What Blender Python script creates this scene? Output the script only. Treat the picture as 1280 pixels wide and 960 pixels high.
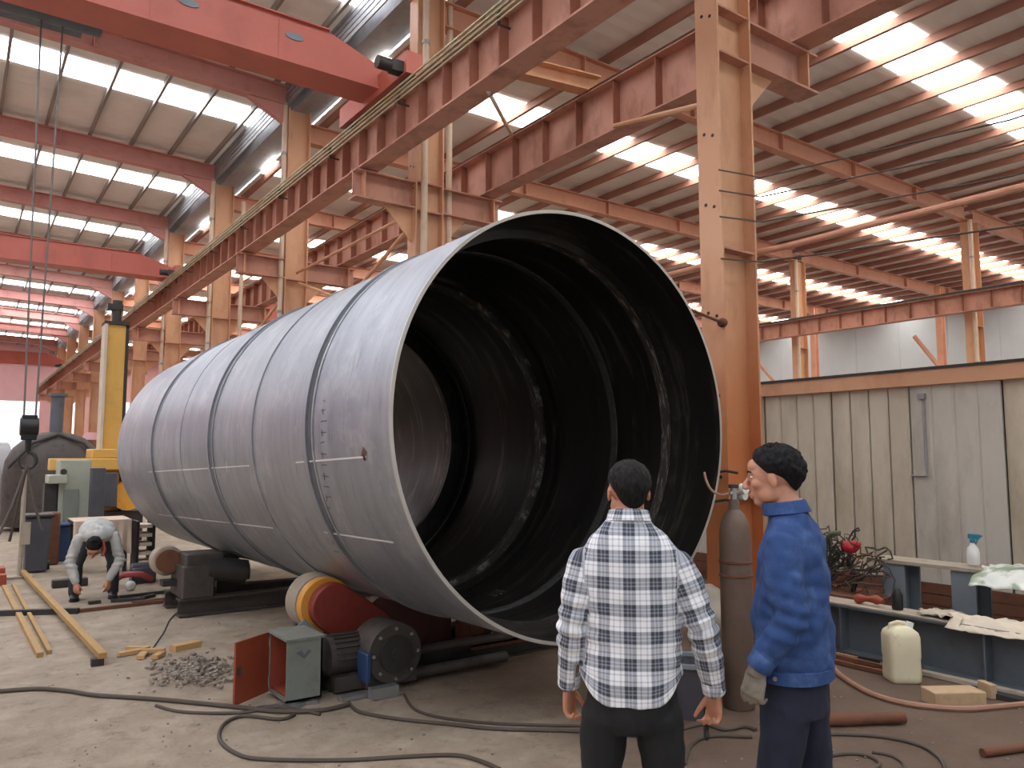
import bpy, bmesh, math, random
import numpy as np
from mathutils import Vector, Matrix, noise
R_ = random.Random(7)
for o in list(bpy.data.objects): bpy.data.objects.remove(o)
S = bpy.context.scene
COL = S.collection
PI = math.pi
def lin(c):
    if isinstance(c, str):
        c = c.lstrip('#'); c = tuple(int(c[i:i+2], 16)/255 for i in (0, 2, 4))
        c = tuple(x/12.92 if x <= .04045 else ((x+.055)/1.055)**2.4 for x in c)
    return (c[0], c[1], c[2], 1)

# ------------------------------------------------------------------ camera
F_PX = 970.0; CAM_H = 1.68
PITCH = math.atan(89/970); YAW = math.atan(698*math.cos(PITCH)/970)
cam = bpy.data.cameras.new('camera'); cam.sensor_width = 36; cam.lens = F_PX/1280*36; cam.clip_end = 300
co = bpy.data.objects.new('camera', cam); COL.objects.link(co)
co.location = (0, 0, CAM_H); co.rotation_euler = (PI/2+PITCH, 0, -YAW)
S.camera = co
# ------------------------------------------------------------------ world, exposure
w = bpy.data.worlds.new('sky'); S.world = w; w.use_nodes = True
w.node_tree.nodes['Background'].inputs[0].default_value = (.93, .96, 1, 1)
w.node_tree.nodes['Background'].inputs[1].default_value = 1.3
SKYLIGHT = 9.0
S.view_settings.view_transform = 'Standard'; S.view_settings.look = 'None'
S.view_settings.exposure = 0.4; S.view_settings.gamma = 1; S.view_settings.use_curve_mapping = False

# ------------------------------------------------------------------ mesh builder
class MB:
    def __init__(s): s.v = []; s.f = []; s.m = []; s.cm = 0
    def add(s, vs, fs):
        b = len(s.v); s.v += [tuple(x) for x in vs]
        for f in fs: s.f.append(tuple(b+i for i in f)); s.m.append(s.cm)
        return s
    def box(s, c, d, rot=None):
        h = [x/2 for x in d]; c = Vector(c)
        vs = [Vector((sx*h[0], sy*h[1], sz*h[2])) for sx in (-1, 1) for sy in (-1, 1) for sz in (-1, 1)]
        if rot is not None: vs = [rot @ p for p in vs]
        return s.add([c+p for p in vs], [(0, 1, 3, 2), (4, 6, 7, 5), (0, 4, 5, 1), (2, 3, 7, 6), (0, 2, 6, 4), (1, 5, 7, 3)])
    def bx(s, x0, x1, y0, y1, z0, z1):
        return s.box(((x0+x1)/2, (y0+y1)/2, (z0+z1)/2), (abs(x1-x0), abs(y1-y0), abs(z1-z0)))
    def frame(s, p0, p1, up=(0, 0, 1)):
        t = (Vector(p1)-Vector(p0)).normalized(); u = Vector(up)
        if abs(t.dot(u)) > .98: u = Vector((0, 1, 0)) if abs(t.y) < .9 else Vector((1, 0, 0))
        r = t.cross(u).normalized(); u = r.cross(t).normalized()
        return t, r, u
    def prof(s, p0, p1, pr, up=(0, 0, 1), caps=True):
        """extrude 2-D outline (right, up) from p0 to p1"""
        t, r, u = s.frame(p0, p1, up); n = len(pr); p0 = Vector(p0); p1 = Vector(p1)
        vs = [p0+r*a+u*b for a, b in pr]+[p1+r*a+u*b for a, b in pr]
        fs = [(i, (i+1) % n, n+(i+1) % n, n+i) for i in range(n)]
        if caps: fs += [tuple(range(n))[::-1], tuple(range(n, 2*n))]
        return s.add(vs, fs)
    def bar(s, p0, p1, w, h, up=(0, 0, 1)):
        return s.prof(p0, p1, [(-w/2, -h/2), (w/2, -h/2), (w/2, h/2), (-w/2, h/2)], up)
    def ibeam(s, p0, p1, b, h, tf=.02, tw=.014, up=(0, 0, 1)):
        B = b/2; H = h/2; W = tw/2
        return s.prof(p0, p1, [(-B, -H), (B, -H), (B, -H+tf), (W, -H+tf), (W, H-tf), (B, H-tf), (B, H), (-B, H), (-B, H-tf), (-W, H-tf), (-W, -H+tf), (-B, -H+tf)], up)
    def cyl(s, p0, p1, r0, r1=None, n=16, caps=True):
        r1 = r0 if r1 is None else r1
        t, r, u = s.frame(p0, p1); p0 = Vector(p0); p1 = Vector(p1)
        cs = [(math.cos(2*PI*i/n), math.sin(2*PI*i/n)) for i in range(n)]
        vs = [p0+(r*a+u*b)*r0 for a, b in cs]+[p1+(r*a+u*b)*r1 for a, b in cs]
        fs = [(i, (i+1) % n, n+(i+1) % n, n+i) for i in range(n)]
        if caps: fs += [tuple(range(n))[::-1], tuple(range(n, 2*n))]
        return s.add(vs, fs)
    def tube(s, pts, r, n=8, lat=None, caps=True):
        """loft along a polyline; r: number, list of numbers, or list of (ra, rb)"""
        pts = [Vector(p) for p in pts]; k = len(pts)
        if not isinstance(r, (list, tuple)): r = [r]*k
        vs = []; pu = None
        for i, p in enumerate(pts):
            t = (pts[min(i+1, k-1)]-pts[max(i-1, 0)])
            t = t.normalized() if t.length > 1e-9 else Vector((0, 0, 1))
            ref = Vector(lat) if lat is not None else (pu if pu is not None else (Vector((0, 0, 1)) if abs(t.z) < .9 else Vector((1, 0, 0))))
            a = (ref-t*ref.dot(t))
            a = a.normalized() if a.length > 1e-6 else t.orthogonal().normalized()
            b = t.cross(a); pu = a
            ra, rb = r[i] if isinstance(r[i], (list, tuple)) else (r[i], r[i])
            for j in range(n):
                q = 2*PI*j/n; vs.append(p+a*(ra*math.cos(q))+b*(rb*math.sin(q)))
        fs = [(i*n+j, i*n+(j+1) % n, (i+1)*n+(j+1) % n, (i+1)*n+j) for i in range(k-1) for j in range(n)]
        if caps: fs += [tuple(range(n))[::-1], tuple((k-1)*n+j for j in range(n))]
        return s.add(vs, fs)
    def lathe(s, c, prof, n=32, axis='Z', a0=0, a1=2*PI, close=False):
        """prof: list of (radius, along)"""
        c = Vector(c); full = abs(a1-a0-2*PI) < 1e-6; m = n if full else n+1; k = len(prof); vs = []
        for i in range(m):
            q = a0+(a1-a0)*i/n; ca, sa = math.cos(q), math.sin(q)
            for r, z in prof:
                vs.append(c+(Vector((r*ca, r*sa, z)) if axis == 'Z' else Vector((r*ca, z, r*sa)) if axis == 'Y' else Vector((z, r*ca, r*sa))))
        fs = []; kk = k if close else k-1
        for i in range(n):
            i2 = (i+1) % m
            for j in range(kk):
                j2 = (j+1) % k; f = (i*k+j, i2*k+j, i2*k+j2, i*k+j2)
                fs.append(f[::-1] if axis == 'Y' else f)
        return s.add(vs, fs)
    def ell(s, c, r, n=16, m=10, rot=None):
        c = Vector(c); vs = []; fs = []
        for i in range(m+1):
            th = PI*i/m
            for j in range(n):
                ph = 2*PI*j/n; p = Vector((r[0]*math.sin(th)*math.cos(ph), r[1]*math.sin(th)*math.sin(ph), r[2]*math.cos(th)))
                vs.append(c+(rot @ p if rot is not None else p))
        for i in range(m):
            for j in range(n): fs.append((i*n+j, (i+1)*n+j, (i+1)*n+(j+1) % n, i*n+(j+1) % n))
        return s.add(vs, fs)
    def mesh(s, name, org=(0, 0, 0), smooth=True, ang=35):
        me = bpy.data.meshes.new(name); o = Vector(org)
        me.from_pydata([Vector(p)-o for p in s.v], [], s.f)
        me.polygons.foreach_set('material_index', s.m)
        bm = bmesh.new(); bm.from_mesh(me)
        bmesh.ops.remove_doubles(bm, verts=bm.verts, dist=1e-5)
        bmesh.ops.recalc_face_normals(bm, faces=bm.faces); bm.to_mesh(me); bm.free()
        if smooth:
            me.polygons.foreach_set('use_smooth', [True]*len(me.polygons)); me.set_sharp_from_angle(angle=math.radians(ang))
        return me
ORG = {}
def link(name, me, parent=None, loc=(0, 0, 0)):
    o = bpy.data.objects.new(name, me); COL.objects.link(o); o.location = loc
    if parent is not None: o.parent = parent
    return o
def setm(me, mats):
    for m in (mats if isinstance(mats, (list, tuple)) else [mats]): me.materials.append(m)
def part(name, mb, mats, parent, smooth=True, ang=35, label=None, bevel=0):
    """a mesh given in world coordinates, child of a thing"""
    org = ORG.get(parent.name, (0, 0, 0)); me = mb.mesh(name, org, smooth, ang); setm(me, mats)
    o = link(name, me, parent); ORG[o.name] = org
    if label: o['label'] = label
    if bevel: bev(o, bevel)
    return o
def bev(o, wd, seg=2):
    m = o.modifiers.new('bevel', 'BEVEL'); m.width = wd; m.segments = seg; m.limit_method = 'ANGLE'; m.angle_limit = math.radians(40)
def tag(o, label, cat, group=None, kind=None):
    o['label'] = label
    if cat: o['category'] = cat
    if group: o['group'] = group
    if kind: o['kind'] = kind
    return o
def thing(name, label, cat, loc, group=None, kind=None):
    o = link(name, None); o.location = loc; ORG[o.name] = tuple(loc); o.empty_display_size = .2
    return tag(o, label, cat, group, kind)
def solo(name, mb, mats, label, cat, loc=None, group=None, kind=None, smooth=True, ang=35, bevel=0):
    """a thing that is one mesh"""
    if loc is None:
        a = np.array(mb.v); loc = ((a[:, 0].min()+a[:, 0].max())/2, (a[:, 1].min()+a[:, 1].max())/2, a[:, 2].min())
    me = mb.mesh(name, loc, smooth, ang); setm(me, mats); o = link(name, me, None, loc); ORG[o.name] = tuple(loc)
    if bevel: bev(o, bevel)
    return tag(o, label, cat, group, kind)
def inst(name, me, parent, loc, rot=None, scale=None):
    """a repeat that shares mesh data; loc in world coordinates"""
    org = ORG.get(parent.name, (0, 0, 0)); o = link(name, me, parent, Vector(loc)-Vector(org))
    if rot: o.rotation_euler = rot
    if scale: o.scale = scale
    return o

# ------------------------------------------------------------------ materials
class N:
    def __init__(s, name):
        s.mat = bpy.data.materials.new(name); s.mat.use_nodes = True; s.t = s.mat.node_tree
        s.b = s.t.nodes['Principled BSDF']; s.co = None
    def n(s, typ, **kw):
        x = s.t.nodes.new(typ)
        for k, v in kw.items(): setattr(x, k, v)
        return x
    def put(s, sock, v):
        if isinstance(v, bpy.types.NodeSocket): s.t.links.new(v, sock)
        elif v is not None: sock.default_value = v
    def obj(s):
        if s.co is None: s.co = s.n('ShaderNodeTexCoord').outputs['Object']
        return s.co
    def mapp(s, scale=(1, 1, 1), vec=None, loc=(0, 0, 0)):
        m = s.n('ShaderNodeMapping'); s.put(m.inputs[0], vec if vec is not None else s.obj()); m.inputs[3].default_value = scale; m.inputs[1].default_value = loc; return m.outputs[0]
    def noise(s, scale=5, detail=6, rough=.6, vec=None, dist=0):
        x = s.n('ShaderNodeTexNoise'); s.put(x.inputs['Vector'], vec if vec is not None else s.obj())
        x.inputs['Scale'].default_value = scale; x.inputs['Detail'].default_value = detail; x.inputs['Roughness'].default_value = rough; x.inputs['Distortion'].default_value = dist
        return x.outputs['Fac']
    def math(s, op, a, b=None, c=None, clamp=False):
        x = s.n('ShaderNodeMath', operation=op); x.use_clamp = clamp
        for i, v in enumerate((a, b, c)):
            if v is not None: s.put(x.inputs[i], v)
        return x.outputs[0]
    def ramp(s, fac, lo, hi, a=0., b=1.):
        x = s.n('ShaderNodeMapRange'); s.put(x.inputs[0], fac)
        for i, v in enumerate((lo, hi, a, b)): x.inputs[i+1].default_value = v
        return x.outputs[0]
    def mix(s, fac, a, b, typ='MIX'):
        x = s.n('ShaderNodeMix', data_type='RGBA', blend_type=typ); s.put(x.inputs[0], fac); s.put(x.inputs[6], a); s.put(x.inputs[7], b); return x.outputs[2]
    def sep(s, v):
        x = s.n('ShaderNodeSeparateXYZ'); s.put(x.inputs[0], v); return x.outputs
    def bump(s, h, strength=.3, dist=.01):
        x = s.n('ShaderNodeBump'); x.inputs['Strength'].default_value = strength; x.inputs['Distance'].default_value = dist; s.put(x.inputs['Height'], h)
        s.t.links.new(x.outputs[0], s.b.inputs['Normal'])
    def done(s, col=None, rough=None, metal=None, **kw):
        s.put(s.b.inputs['Base Color'], col); s.put(s.b.inputs['Roughness'], rough); s.put(s.b.inputs['Metallic'], metal)
        for k, v in kw.items(): s.put(s.b.inputs[k.replace('_', ' ')], v)
        return s.mat
def sc(c, k): return (min(c[0]*k, 1), min(c[1]*k, 1), min(c[2]*k, 1), 1)
def paint(name, col, rough=.55, metal=0, var=.18, scale=1.5, dirt=None, damt=.5, dlo=.5, dhi=.72, dscale=3, bump=.08, bscale=60, stretch=(1, 1, 1)):
    c = lin(col); q = N(name); v = q.mapp(stretch)
    base = q.mix(q.noise(scale, 5, .6, v), sc(c, 1-var), sc(c, 1+var))
    if dirt is not None:
        base = q.mix(q.math('MULTIPLY', q.ramp(q.noise(dscale, 9, .68, v), dlo, dhi), damt), base, lin(dirt))
    if bump: q.bump(q.noise(bscale, 3, .5), bump, .004)
    r = q.ramp(q.noise(scale*4, 3), .3, .7, max(rough-.08, .05), min(rough+.1, 1))
    return q.done(base, r, metal)
M = {}
M['orange'] = paint('orange_paint', '#d3a07c', .6, dirt='#a56a48', damt=.5, dscale=1.6, stretch=(1, 1, .45))
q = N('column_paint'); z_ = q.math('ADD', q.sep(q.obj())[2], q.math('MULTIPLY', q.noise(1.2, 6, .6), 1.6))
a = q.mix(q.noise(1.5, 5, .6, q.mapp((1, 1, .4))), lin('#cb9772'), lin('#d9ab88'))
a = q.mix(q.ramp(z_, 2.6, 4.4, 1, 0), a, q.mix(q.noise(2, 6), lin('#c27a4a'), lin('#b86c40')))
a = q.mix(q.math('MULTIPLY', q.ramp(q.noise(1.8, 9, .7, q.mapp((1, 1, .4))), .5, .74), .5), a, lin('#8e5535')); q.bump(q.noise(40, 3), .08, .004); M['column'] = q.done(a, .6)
M['girder'] = paint('girder_paint', '#c08c78', .65, dirt='#7e5042', damt=.6, dscale=2.6, dlo=.48, dhi=.66, stretch=(1, 1, .5))
M['stiff'] = paint('girder_rib_dark', '#98624e', .7, dirt='#5c382c', damt=.5)  # ribs coloured darker than the girder they stand on
M['railtop'] = paint('dark_brown_plate', '#58423b', .7, dirt='#3a2a26', damt=.5)
M['rafter'] = paint('rafter_paint', '#cd957a', .65, dirt='#90543c', damt=.4)
M['rafter_l'] = paint('rafter_red_paint', '#c48a80', .65, dirt='#8c5046', damt=.4)
M['purlin'] = paint('purlin_paint', '#a27464', .65, dirt='#7c4a38', damt=.5, dscale=.8)
M['purlin_l'] = paint('purlin_grey', '#8a827c', .65)
M['crane'] = paint('crane_red_paint', '#bd6656', .5, dirt='#8c443a', damt=.35, dscale=1.2)
M['galv'] = paint('galvanised_sheet', '#9a9a9c', .45, metal=.3, dirt='#6f6a66', damt=.5)
M['pipe_cream'] = paint('cream_pipe', '#d3bda5', .5, dirt='#9d7f68', damt=.4)
M['brass'] = paint('khaki_bar', '#a99f7c', .5, dirt='#5f5640', damt=.5)
M['dark'] = paint('dark_steel', '#3a3836', .55, metal=.2, dirt='#241f1c', damt=.6)
M['darkgrease'] = paint('greasy_cast_iron', '#4a4440', .6, dirt='#272220', damt=.7, dscale=6)
M['grey'] = paint('grey_paint', '#7e837b', .5, dirt='#5d5a52', damt=.45, dscale=6)
M['maroon'] = paint('maroon_paint', '#8e3a30', .5, dirt='#5b241e', damt=.5, dscale=5)
M['redlead'] = paint('red_primer', '#97452d', .6, dirt='#7a3220', damt=.45, dscale=6)
M['maroon_dk'] = paint('greasy_shaded_maroon', '#57302a', .6, dirt='#2c1c19', damt=.6, dscale=5)  # maroon darkened for the shade under the cylinder as well as for grease
M['yelloworange'] = paint('orange_rim_paint', '#e0a040', .5, dirt='#a0602c', damt=.4, dscale=8)
M['rubber'] = paint('pale_dusty_rubber', '#a89d8d', .8, dirt='#7b7264', damt=.6, dscale=8)
M['wire'] = paint('cable_rubber', '#4b423b', .6, var=.1, dirt='#6b5c4e', damt=.4)
M['hose'] = paint('pinkish_hose', '#a07763', .55, dirt='#6b4a3c', damt=.4)
M['rope'] = paint('steel_rope', '#6e6a68', .5, metal=.3)
M['steel'] = paint('bright_steel', '#b0b2b4', .35, metal=.8, dirt='#77706a', damt=.4)
M['rust'] = paint('rusty_iron', '#6e4632', .8, dirt='#3f2a20', damt=.6, dscale=8)
M['slate'] = paint('slate_primer', '#596066', .55, dirt='#403c3a', damt=.5, dscale=3)
M['slate2'] = paint('light_slate_primer', '#7b858c', .55, dirt='#5b5856', damt=.4, dscale=3)
M['wood'] = paint('bare_timber', '#c09a68', .7, dirt='#8c6a44', damt=.5, stretch=(6, 1, 6))
M['yellowsteel'] = paint('ochre_bar', '#a8854f', .6, dirt='#7f6440', damt=.55, dscale=5)
M['yellow'] = paint('yellow_paint', '#d8ac58', .5, dirt='#a2742c', damt=.35, dscale=2)
M['palegreen'] = paint('pale_green_paint', '#a3a898', .5, dirt='#74756a', damt=.35)
M['plasticdk'] = paint('charcoal_plastic', '#4c4c54', .5, dirt='#6a625c', damt=.3)
M['blue'] = paint('blue_plastic', '#2e466e', .45)
M['teal'] = paint('teal_plastic', '#2e7f9c', .4)
M['redplastic'] = paint('red_plastic', '#b3202c', .4)
M['cloth'] = paint('dusty_cloth', '#cfc4b2', .85, dirt='#a09280', damt=.4)
M['sack'] = paint('pale_sack', '#b7ae9e', .9, dirt='#8a8070', damt=.6, dscale=9)
M['jug'] = paint('yellowed_plastic', '#ddd5b6', .45, dirt='#b88a44', damt=.75, dlo=.55, dhi=.7, dscale=5)
M['white'] = paint('white_plastic', '#dfe2df', .4)
M['sheet'] = paint('roof_sheet', '#f0efeb', .6, dirt='#c8c4bc', damt=.3, dscale=.5, var=.05)
M['sheet_l'] = paint('roof_sheet_hall', '#e8e5e0', .6, dirt='#aaa49e', damt=.3, dscale=.5, var=.06)
M['farwall'] = paint('far_wall_sheet', '#bcc2c6', .6, var=.08)
M['farred'] = paint('far_wall_pink', '#c79a9a', .7, var=.1)
M['fence'] = paint('cream_panel', '#cabfab', .6, dirt='#8f8266', damt=.6, dscale=1.8, dlo=.45, dhi=.7, stretch=(1, 1, .35))
M['fence_b'] = paint('tan_panel', '#b5a58e', .6, dirt='#766249', damt=.6, dscale=1.3, stretch=(1, 1, .35))
M['fence_c'] = paint('grey_panel', '#c6c1b4', .6, dirt='#84796a', damt=.6, dscale=1.3, stretch=(1, 1, .35))
M['black'] = paint('black_item', '#1b1a1b', .5)
M['brick'] = paint('pale_block', '#b59a7a', .85, dirt='#8a6f54', damt=.5, dscale=14)
M['skin'] = None
def glow(name, col, st):
    q = N(name); q.b.inputs['Emission Color'].default_value = lin(col); q.b.inputs['Emission Strength'].default_value = st
    return q.done(lin('#dddddd'), .5)
M['sky_l'] = glow('skylight_pane_white', '#f2f7ff', SKYLIGHT)
M['sky_r'] = glow('skylight_pane_warm', '#fdfaf2', SKYLIGHT)
M['lamp'] = glow('lamp_glow', '#ffffff', 14)
# floor: dusty concrete, rust-stained earth towards the wall
q = N('dusty_concrete'); v = q.obj(); X = q.sep(v)[0]; Y = q.sep(v)[1]
a = q.mix(q.noise(.7, 8, .62), lin('#a89885'), lin('#857767'))
a = q.mix(q.math('MULTIPLY', q.ramp(q.noise(2.3, 10, .7), .45, .65), .5), a, lin('#bdb09d'))
a = q.mix(q.math('MULTIPLY', q.ramp(q.noise(5, 10, .78), .52, .66), .6), a, lin('#64574b'))
edge = q.math('ADD', q.math('ADD', X, q.math('MULTIPLY', Y, -.25)), q.math('MULTIPLY', q.noise(.9, 6, .6), 2.2))
e = q.ramp(edge, 2.2, 4.0)
e.node.interpolation_type = 'SMOOTHSTEP'
brown = q.mix(q.noise(3, 9, .7), lin('#6d5749'), lin('#47362c'))
a = q.mix(q.math('MULTIPLY', e, .93), a, brown)
q.bump(q.math('ADD', q.noise(30, 8, .7), q.math('MULTIPLY', q.noise(3, 4), 2)), .5, .02)
M['floor'] = q.done(a, q.ramp(q.noise(2, 4), .3, .7, .75, .95))
# tank plate
def tankmat(name, dark):
    q = N(name); s3 = q.sep(q.obj()); ang = q.math('ARCTAN2', s3[2], s3[0])
    cb = q.n('ShaderNodeCombineXYZ'); q.put(cb.inputs[0], q.math('MULTIPLY', s3[0], 1)); q.put(cb.inputs[1], q.math('MULTIPLY', s3[1], 9)); q.put(cb.inputs[2], s3[2])
    st = cb.outputs[0]
    if not dark:
        a = q.mix(q.noise(1.0, 7, .6, st), lin('#767e89'), lin('#bcc0c5'))
        a = q.mix(q.math('MULTIPLY', q.ramp(q.noise(.6, 5, .6, q.obj()), .4, .7), .5), a, lin('#767e8c'))
        a = q.mix(q.math('MULTIPLY', q.ramp(q.noise(2.4, 8, .68, q.obj()), .5, .64), .4), a, lin('#c6c9cc'))
        a = q.mix(q.math('MULTIPLY', q.ramp(q.noise(3.2, 8, .7, st), .55, .68), .45), a, lin('#5f646c'))
        a = q.mix(q.math('MULTIPLY', q.ramp(q.noise(16, 10, .75, q.obj()), .62, .74), .25), a, lin('#85766c'))
        rough = q.ramp(q.noise(2, 6, .6, st), .3, .7, .34, .52); metal = .75
        q.bump(q.noise(5, 6, .6, st), .12, .01)
    else:  # inside: same plate steel, colour darkened to stand for the interior shade
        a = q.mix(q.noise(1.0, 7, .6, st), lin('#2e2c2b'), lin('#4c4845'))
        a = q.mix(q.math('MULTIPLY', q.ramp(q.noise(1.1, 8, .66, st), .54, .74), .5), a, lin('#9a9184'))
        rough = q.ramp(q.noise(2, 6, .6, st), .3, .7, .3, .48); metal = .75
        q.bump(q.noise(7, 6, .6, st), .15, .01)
    return q.done(a, rough, metal)
M['tank_out'] = tankmat('mill_scale_plate', False); M['tank_in'] = tankmat('shaded_inner_plate', True)
M['weld'] = paint('weld_seam', '#5f5e5e', .5, metal=.5, dirt='#35302d', damt=.6, dscale=12)
M['edge'] = paint('cut_edge_steel', '#b9b5ae', .4, metal=.6)
M['chalk'] = paint('chalk', '#d9d9d6', .9, var=.05, bump=0)
M['ringstain'] = paint('inner_ring_plate', '#55504c', .45, metal=.5, dirt='#b9b2a8', damt=.8, dlo=.52, dhi=.62, dscale=7, stretch=(1, 6, 1))
# ================================================================== SETTING
ORD = ['nearest', 'second', 'third', 'fourth', 'fifth', 'sixth', 'seventh', 'eighth', 'ninth', 'tenth', 'eleventh', 'twelfth']
XC = 6.0                                   # column row between the two halls
COLY = [4.77+6*i for i in range(11)]
XR = 25.0                                  # far column row of the right hall
Y0, Y1 = -10.0, 70.0; XL, XRR = -18.0, 40.0
# floor: one slab with joints
b = MB(); b.bx(XL, XRR, Y0, Y1, -.25, 0)
fl = solo('floor', b, M['floor'], 'dusty brown concrete workshop floor', None, (0, 0, 0), kind='structure', smooth=False)
del fl['label']
# ---- roofs
def roof(name, x0, x1, zf, purl, ps, sheet, pmat, smat, y_sky, rows, pane_len, label):
    root = thing(name, label, None, (x0, Y0, zf(x0)), kind='structure')
    w_ = 1.1; n0 = int((Y0-(y_sky-.55))/w_)-1; xs = [x0, x1] if len(rows) == 0 else rows
    me_p = {}
    i = n0
    while True:
        a = y_sky-.55+i*w_; i += 1
        if a+w_ < Y0: continue
        if a > Y1-.2: break
        c = min(a+w_, Y1)
        if (i-1) % 6 == 0:
            x = x0
            while x < x1-.3:
                xe = min(x+pane_len, x1)
                sg = zf(xe) > zf(x)
                if sg not in me_p:
                    m = MB(); z0 = zf(x); z1 = zf(xe)
                    m.add([(0, .02, 0), (pane_len-.012, .02, z1-z0), (pane_len-.012, w_-.02, z1-z0), (0, w_-.02, 0), (0, .02, .006), (pane_len-.012, .02, z1-z0+.006), (pane_len-.012, w_-.02, z1-z0+.006), (0, w_-.02, .006)], [(0, 1, 2, 3)[::-1], (4, 5, 6, 7), (0, 1, 5, 4), (1, 2, 6, 5), (2, 3, 7, 6), (3, 0, 4, 7)])
                    me_p[sg] = m.mesh("skylight_pane", smooth=False); me_p[sg].materials.append(smat)
                if xe-x > pane_len-.05: inst("skylight_pane", me_p[sg], root, (x, a, zf(x)+.002))
                x = xe
            # opaque lap over the strip edges
            continue
        m = MB(); nb = 6; vs = []; fs = []; k = len(xs)
        for j in range(nb+1):
            y = a-.02+(c-a+.04)*j/nb; dz = .022 if j in (0, nb) else (.0 if j % 2 else .012)
            for x in xs: vs.append((x, y, zf(x)+dz+(i % 2)*.004))
        for j in range(nb):
            for l in range(k-1): fs.append((j*k+l, (j+1)*k+l, (j+1)*k+l+1, j*k+l+1))
        m.add(vs, fs); part('roof_sheet', m, sheet, root, smooth=False)
    return root
zl = lambda x: 10.16+.03*min(6-x, x+18)
zr = lambda x: 9.45
ceil_l = roof('ceiling', XL, 6.0, zl, None, 1, M['sheet_l'], None, M['sky_l'], 19.2, [XL, -6, 6.0], 1.0, 'pale sheet metal roof over the left hall')
ceil_r = roof('ceiling', 6.5, XRR, zr, None, 1.1, M['sheet'], None, M['sky_r'], 7.25, [6.5, XRR], 2.2, 'corrugated sheet roof over the right hall')
def cprof(b, h, t=.012): return [(-b/2, -h/2), (b/2, -h/2), (b/2, -h/2+.02), (-b/2+t, -h/2+t), (-b/2+t, h/2-t), (b/2, h/2-.02), (b/2, h/2), (-b/2, h/2)]
m = MB(); m.prof((0, Y0, 0), (0, Y1, 0), cprof(.06, .14)); me = m.mesh('purlin', smooth=False); me.materials.append(M['purlin_l'])
x = XL+.5
while x < 5.9: inst('purlin', me, ceil_l, (x-.0, 0, zl(x)-.075)); x += 1.0
m = MB(); m.prof((0, Y0, 0), (0, Y1, 0), cprof(.08, .17)); me = m.mesh('purlin', smooth=False); me.materials.append(M['purlin'])
x = 6.65
while x < XRR: inst('purlin', me, ceil_r, (x, 0, 9.362)); x += 1.1
# valley gutter and eave fascia between the halls
b = MB(); b.prof((6.22, Y0, 9.55), (6.22, Y1, 9.55), [(-.3, 0), (.3, 0), (.3, .3), (.27, .3), (.27, .03), (-.27, .03), (-.27, .5), (-.3, .5)])
solo('trim_1', b, M['galv'], 'galvanised valley gutter between the two roofs', None, kind='structure', smooth=False)
b = MB()
for k in range(5): b.bar((5.72-.0, Y0, 9.62+.12*k), (5.72, Y1, 9.62+.12*k), .03, .09)
solo('trim_2', b, M['galv'], 'ribbed grey eave cladding above the column row', None, kind='structure', smooth=False)
# ---- outer walls
def clad(name, x0, x1, y0, y1, z0, z1, mat, holes=()):
    """wall along x or y, cut into boards by holes (a0,a1,z0,z1)"""
    root = thing(name, name.replace('_', ' '), None, (x0, y0, z0), kind='structure'); del root['label']
    al_x = abs(x1-x0) > abs(y1-y0); A0, A1 = (x0, x1) if al_x else (y0, y1)
    cuts = sorted({A0, A1, *[h[0] for h in holes], *[h[1] for h in holes]})
    for a, c in zip(cuts, cuts[1:]):
        zs = [(z0, z1)]
        for h in holes:
            if h[0] <= a+1e-6 and h[1] >= c-1e-6:
                nz = []
                for p, q_ in zs:
                    if h[2] > p: nz.append((p, min(h[2], q_)))
                    if h[3] < q_: nz.append((max(h[3], p), q_))
                zs = nz
        for p, q_ in zs:
            if q_-p < .01: continue
            n = max(1, int((c-a)/1.2))
            for i in range(n):
                s0 = a+(c-a)*i/n; s1 = a+(c-a)*(i+1)/n; m = MB(); off = .02*(i % 2)
                if al_x: m.bx(s0, s1, y0+off, y0+off+.05, p, q_)
                else: m.bx(x0+off, x0+off+.05, s0, s1, p, q_)
                part('wall_panel', m, mat, root, smooth=False)
    return root
clad('wall_back', XL, XRR, Y1, Y1, 0, 10.6, M['farred'], [(-14, -9, 0, 6), (-6.5, -2.5, 0, 6.0), (-.5, 5.2, 0, 5.8), (6.9, 7.9, 2.4, 6), (8.6, 9.6, 1, 6.4), (10.5, 13, 1, 6), (15, 22, 0, 6)])
clad('wall_left', XL, XL, Y0, Y1, 0, 10.3, M['farred'], [(-8, -3, 2, 5), (4, 9, 2, 5), (16, 21, 2, 5), (28, 33, 2, 5), (40, 45, 2, 5), (52, 57, 2, 5)])
clad('wall_front_added', XL, XRR, Y0, Y0, 0, 10.6, M['farwall'], [(-12, -7, 0, 5), (9, 17, 0, 5.5), (22, 34, 1, 5)])  # unseen end wall, added to cut fill light from behind the camera
clad('wall_far', XRR, XRR, Y0, Y1, 0, 9.5, M['farwall'], [(-8, 68, .9, 4.6)])  # full-length opening hidden behind the fence, added to light the roof
for o in bpy.data.objects:
    if o.name == 'wall_far': o.name = 'wall_right_far'
# girts on the far right wall
for z in (4.2, 5.6, 7.0):
    b = MB(); b.bar((XRR-.08, Y0, z), (XRR-.08, Y1, z), .12, .1); part('girt', b, M['galv'], bpy.data.objects['wall_right_far'], smooth=False)
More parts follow.
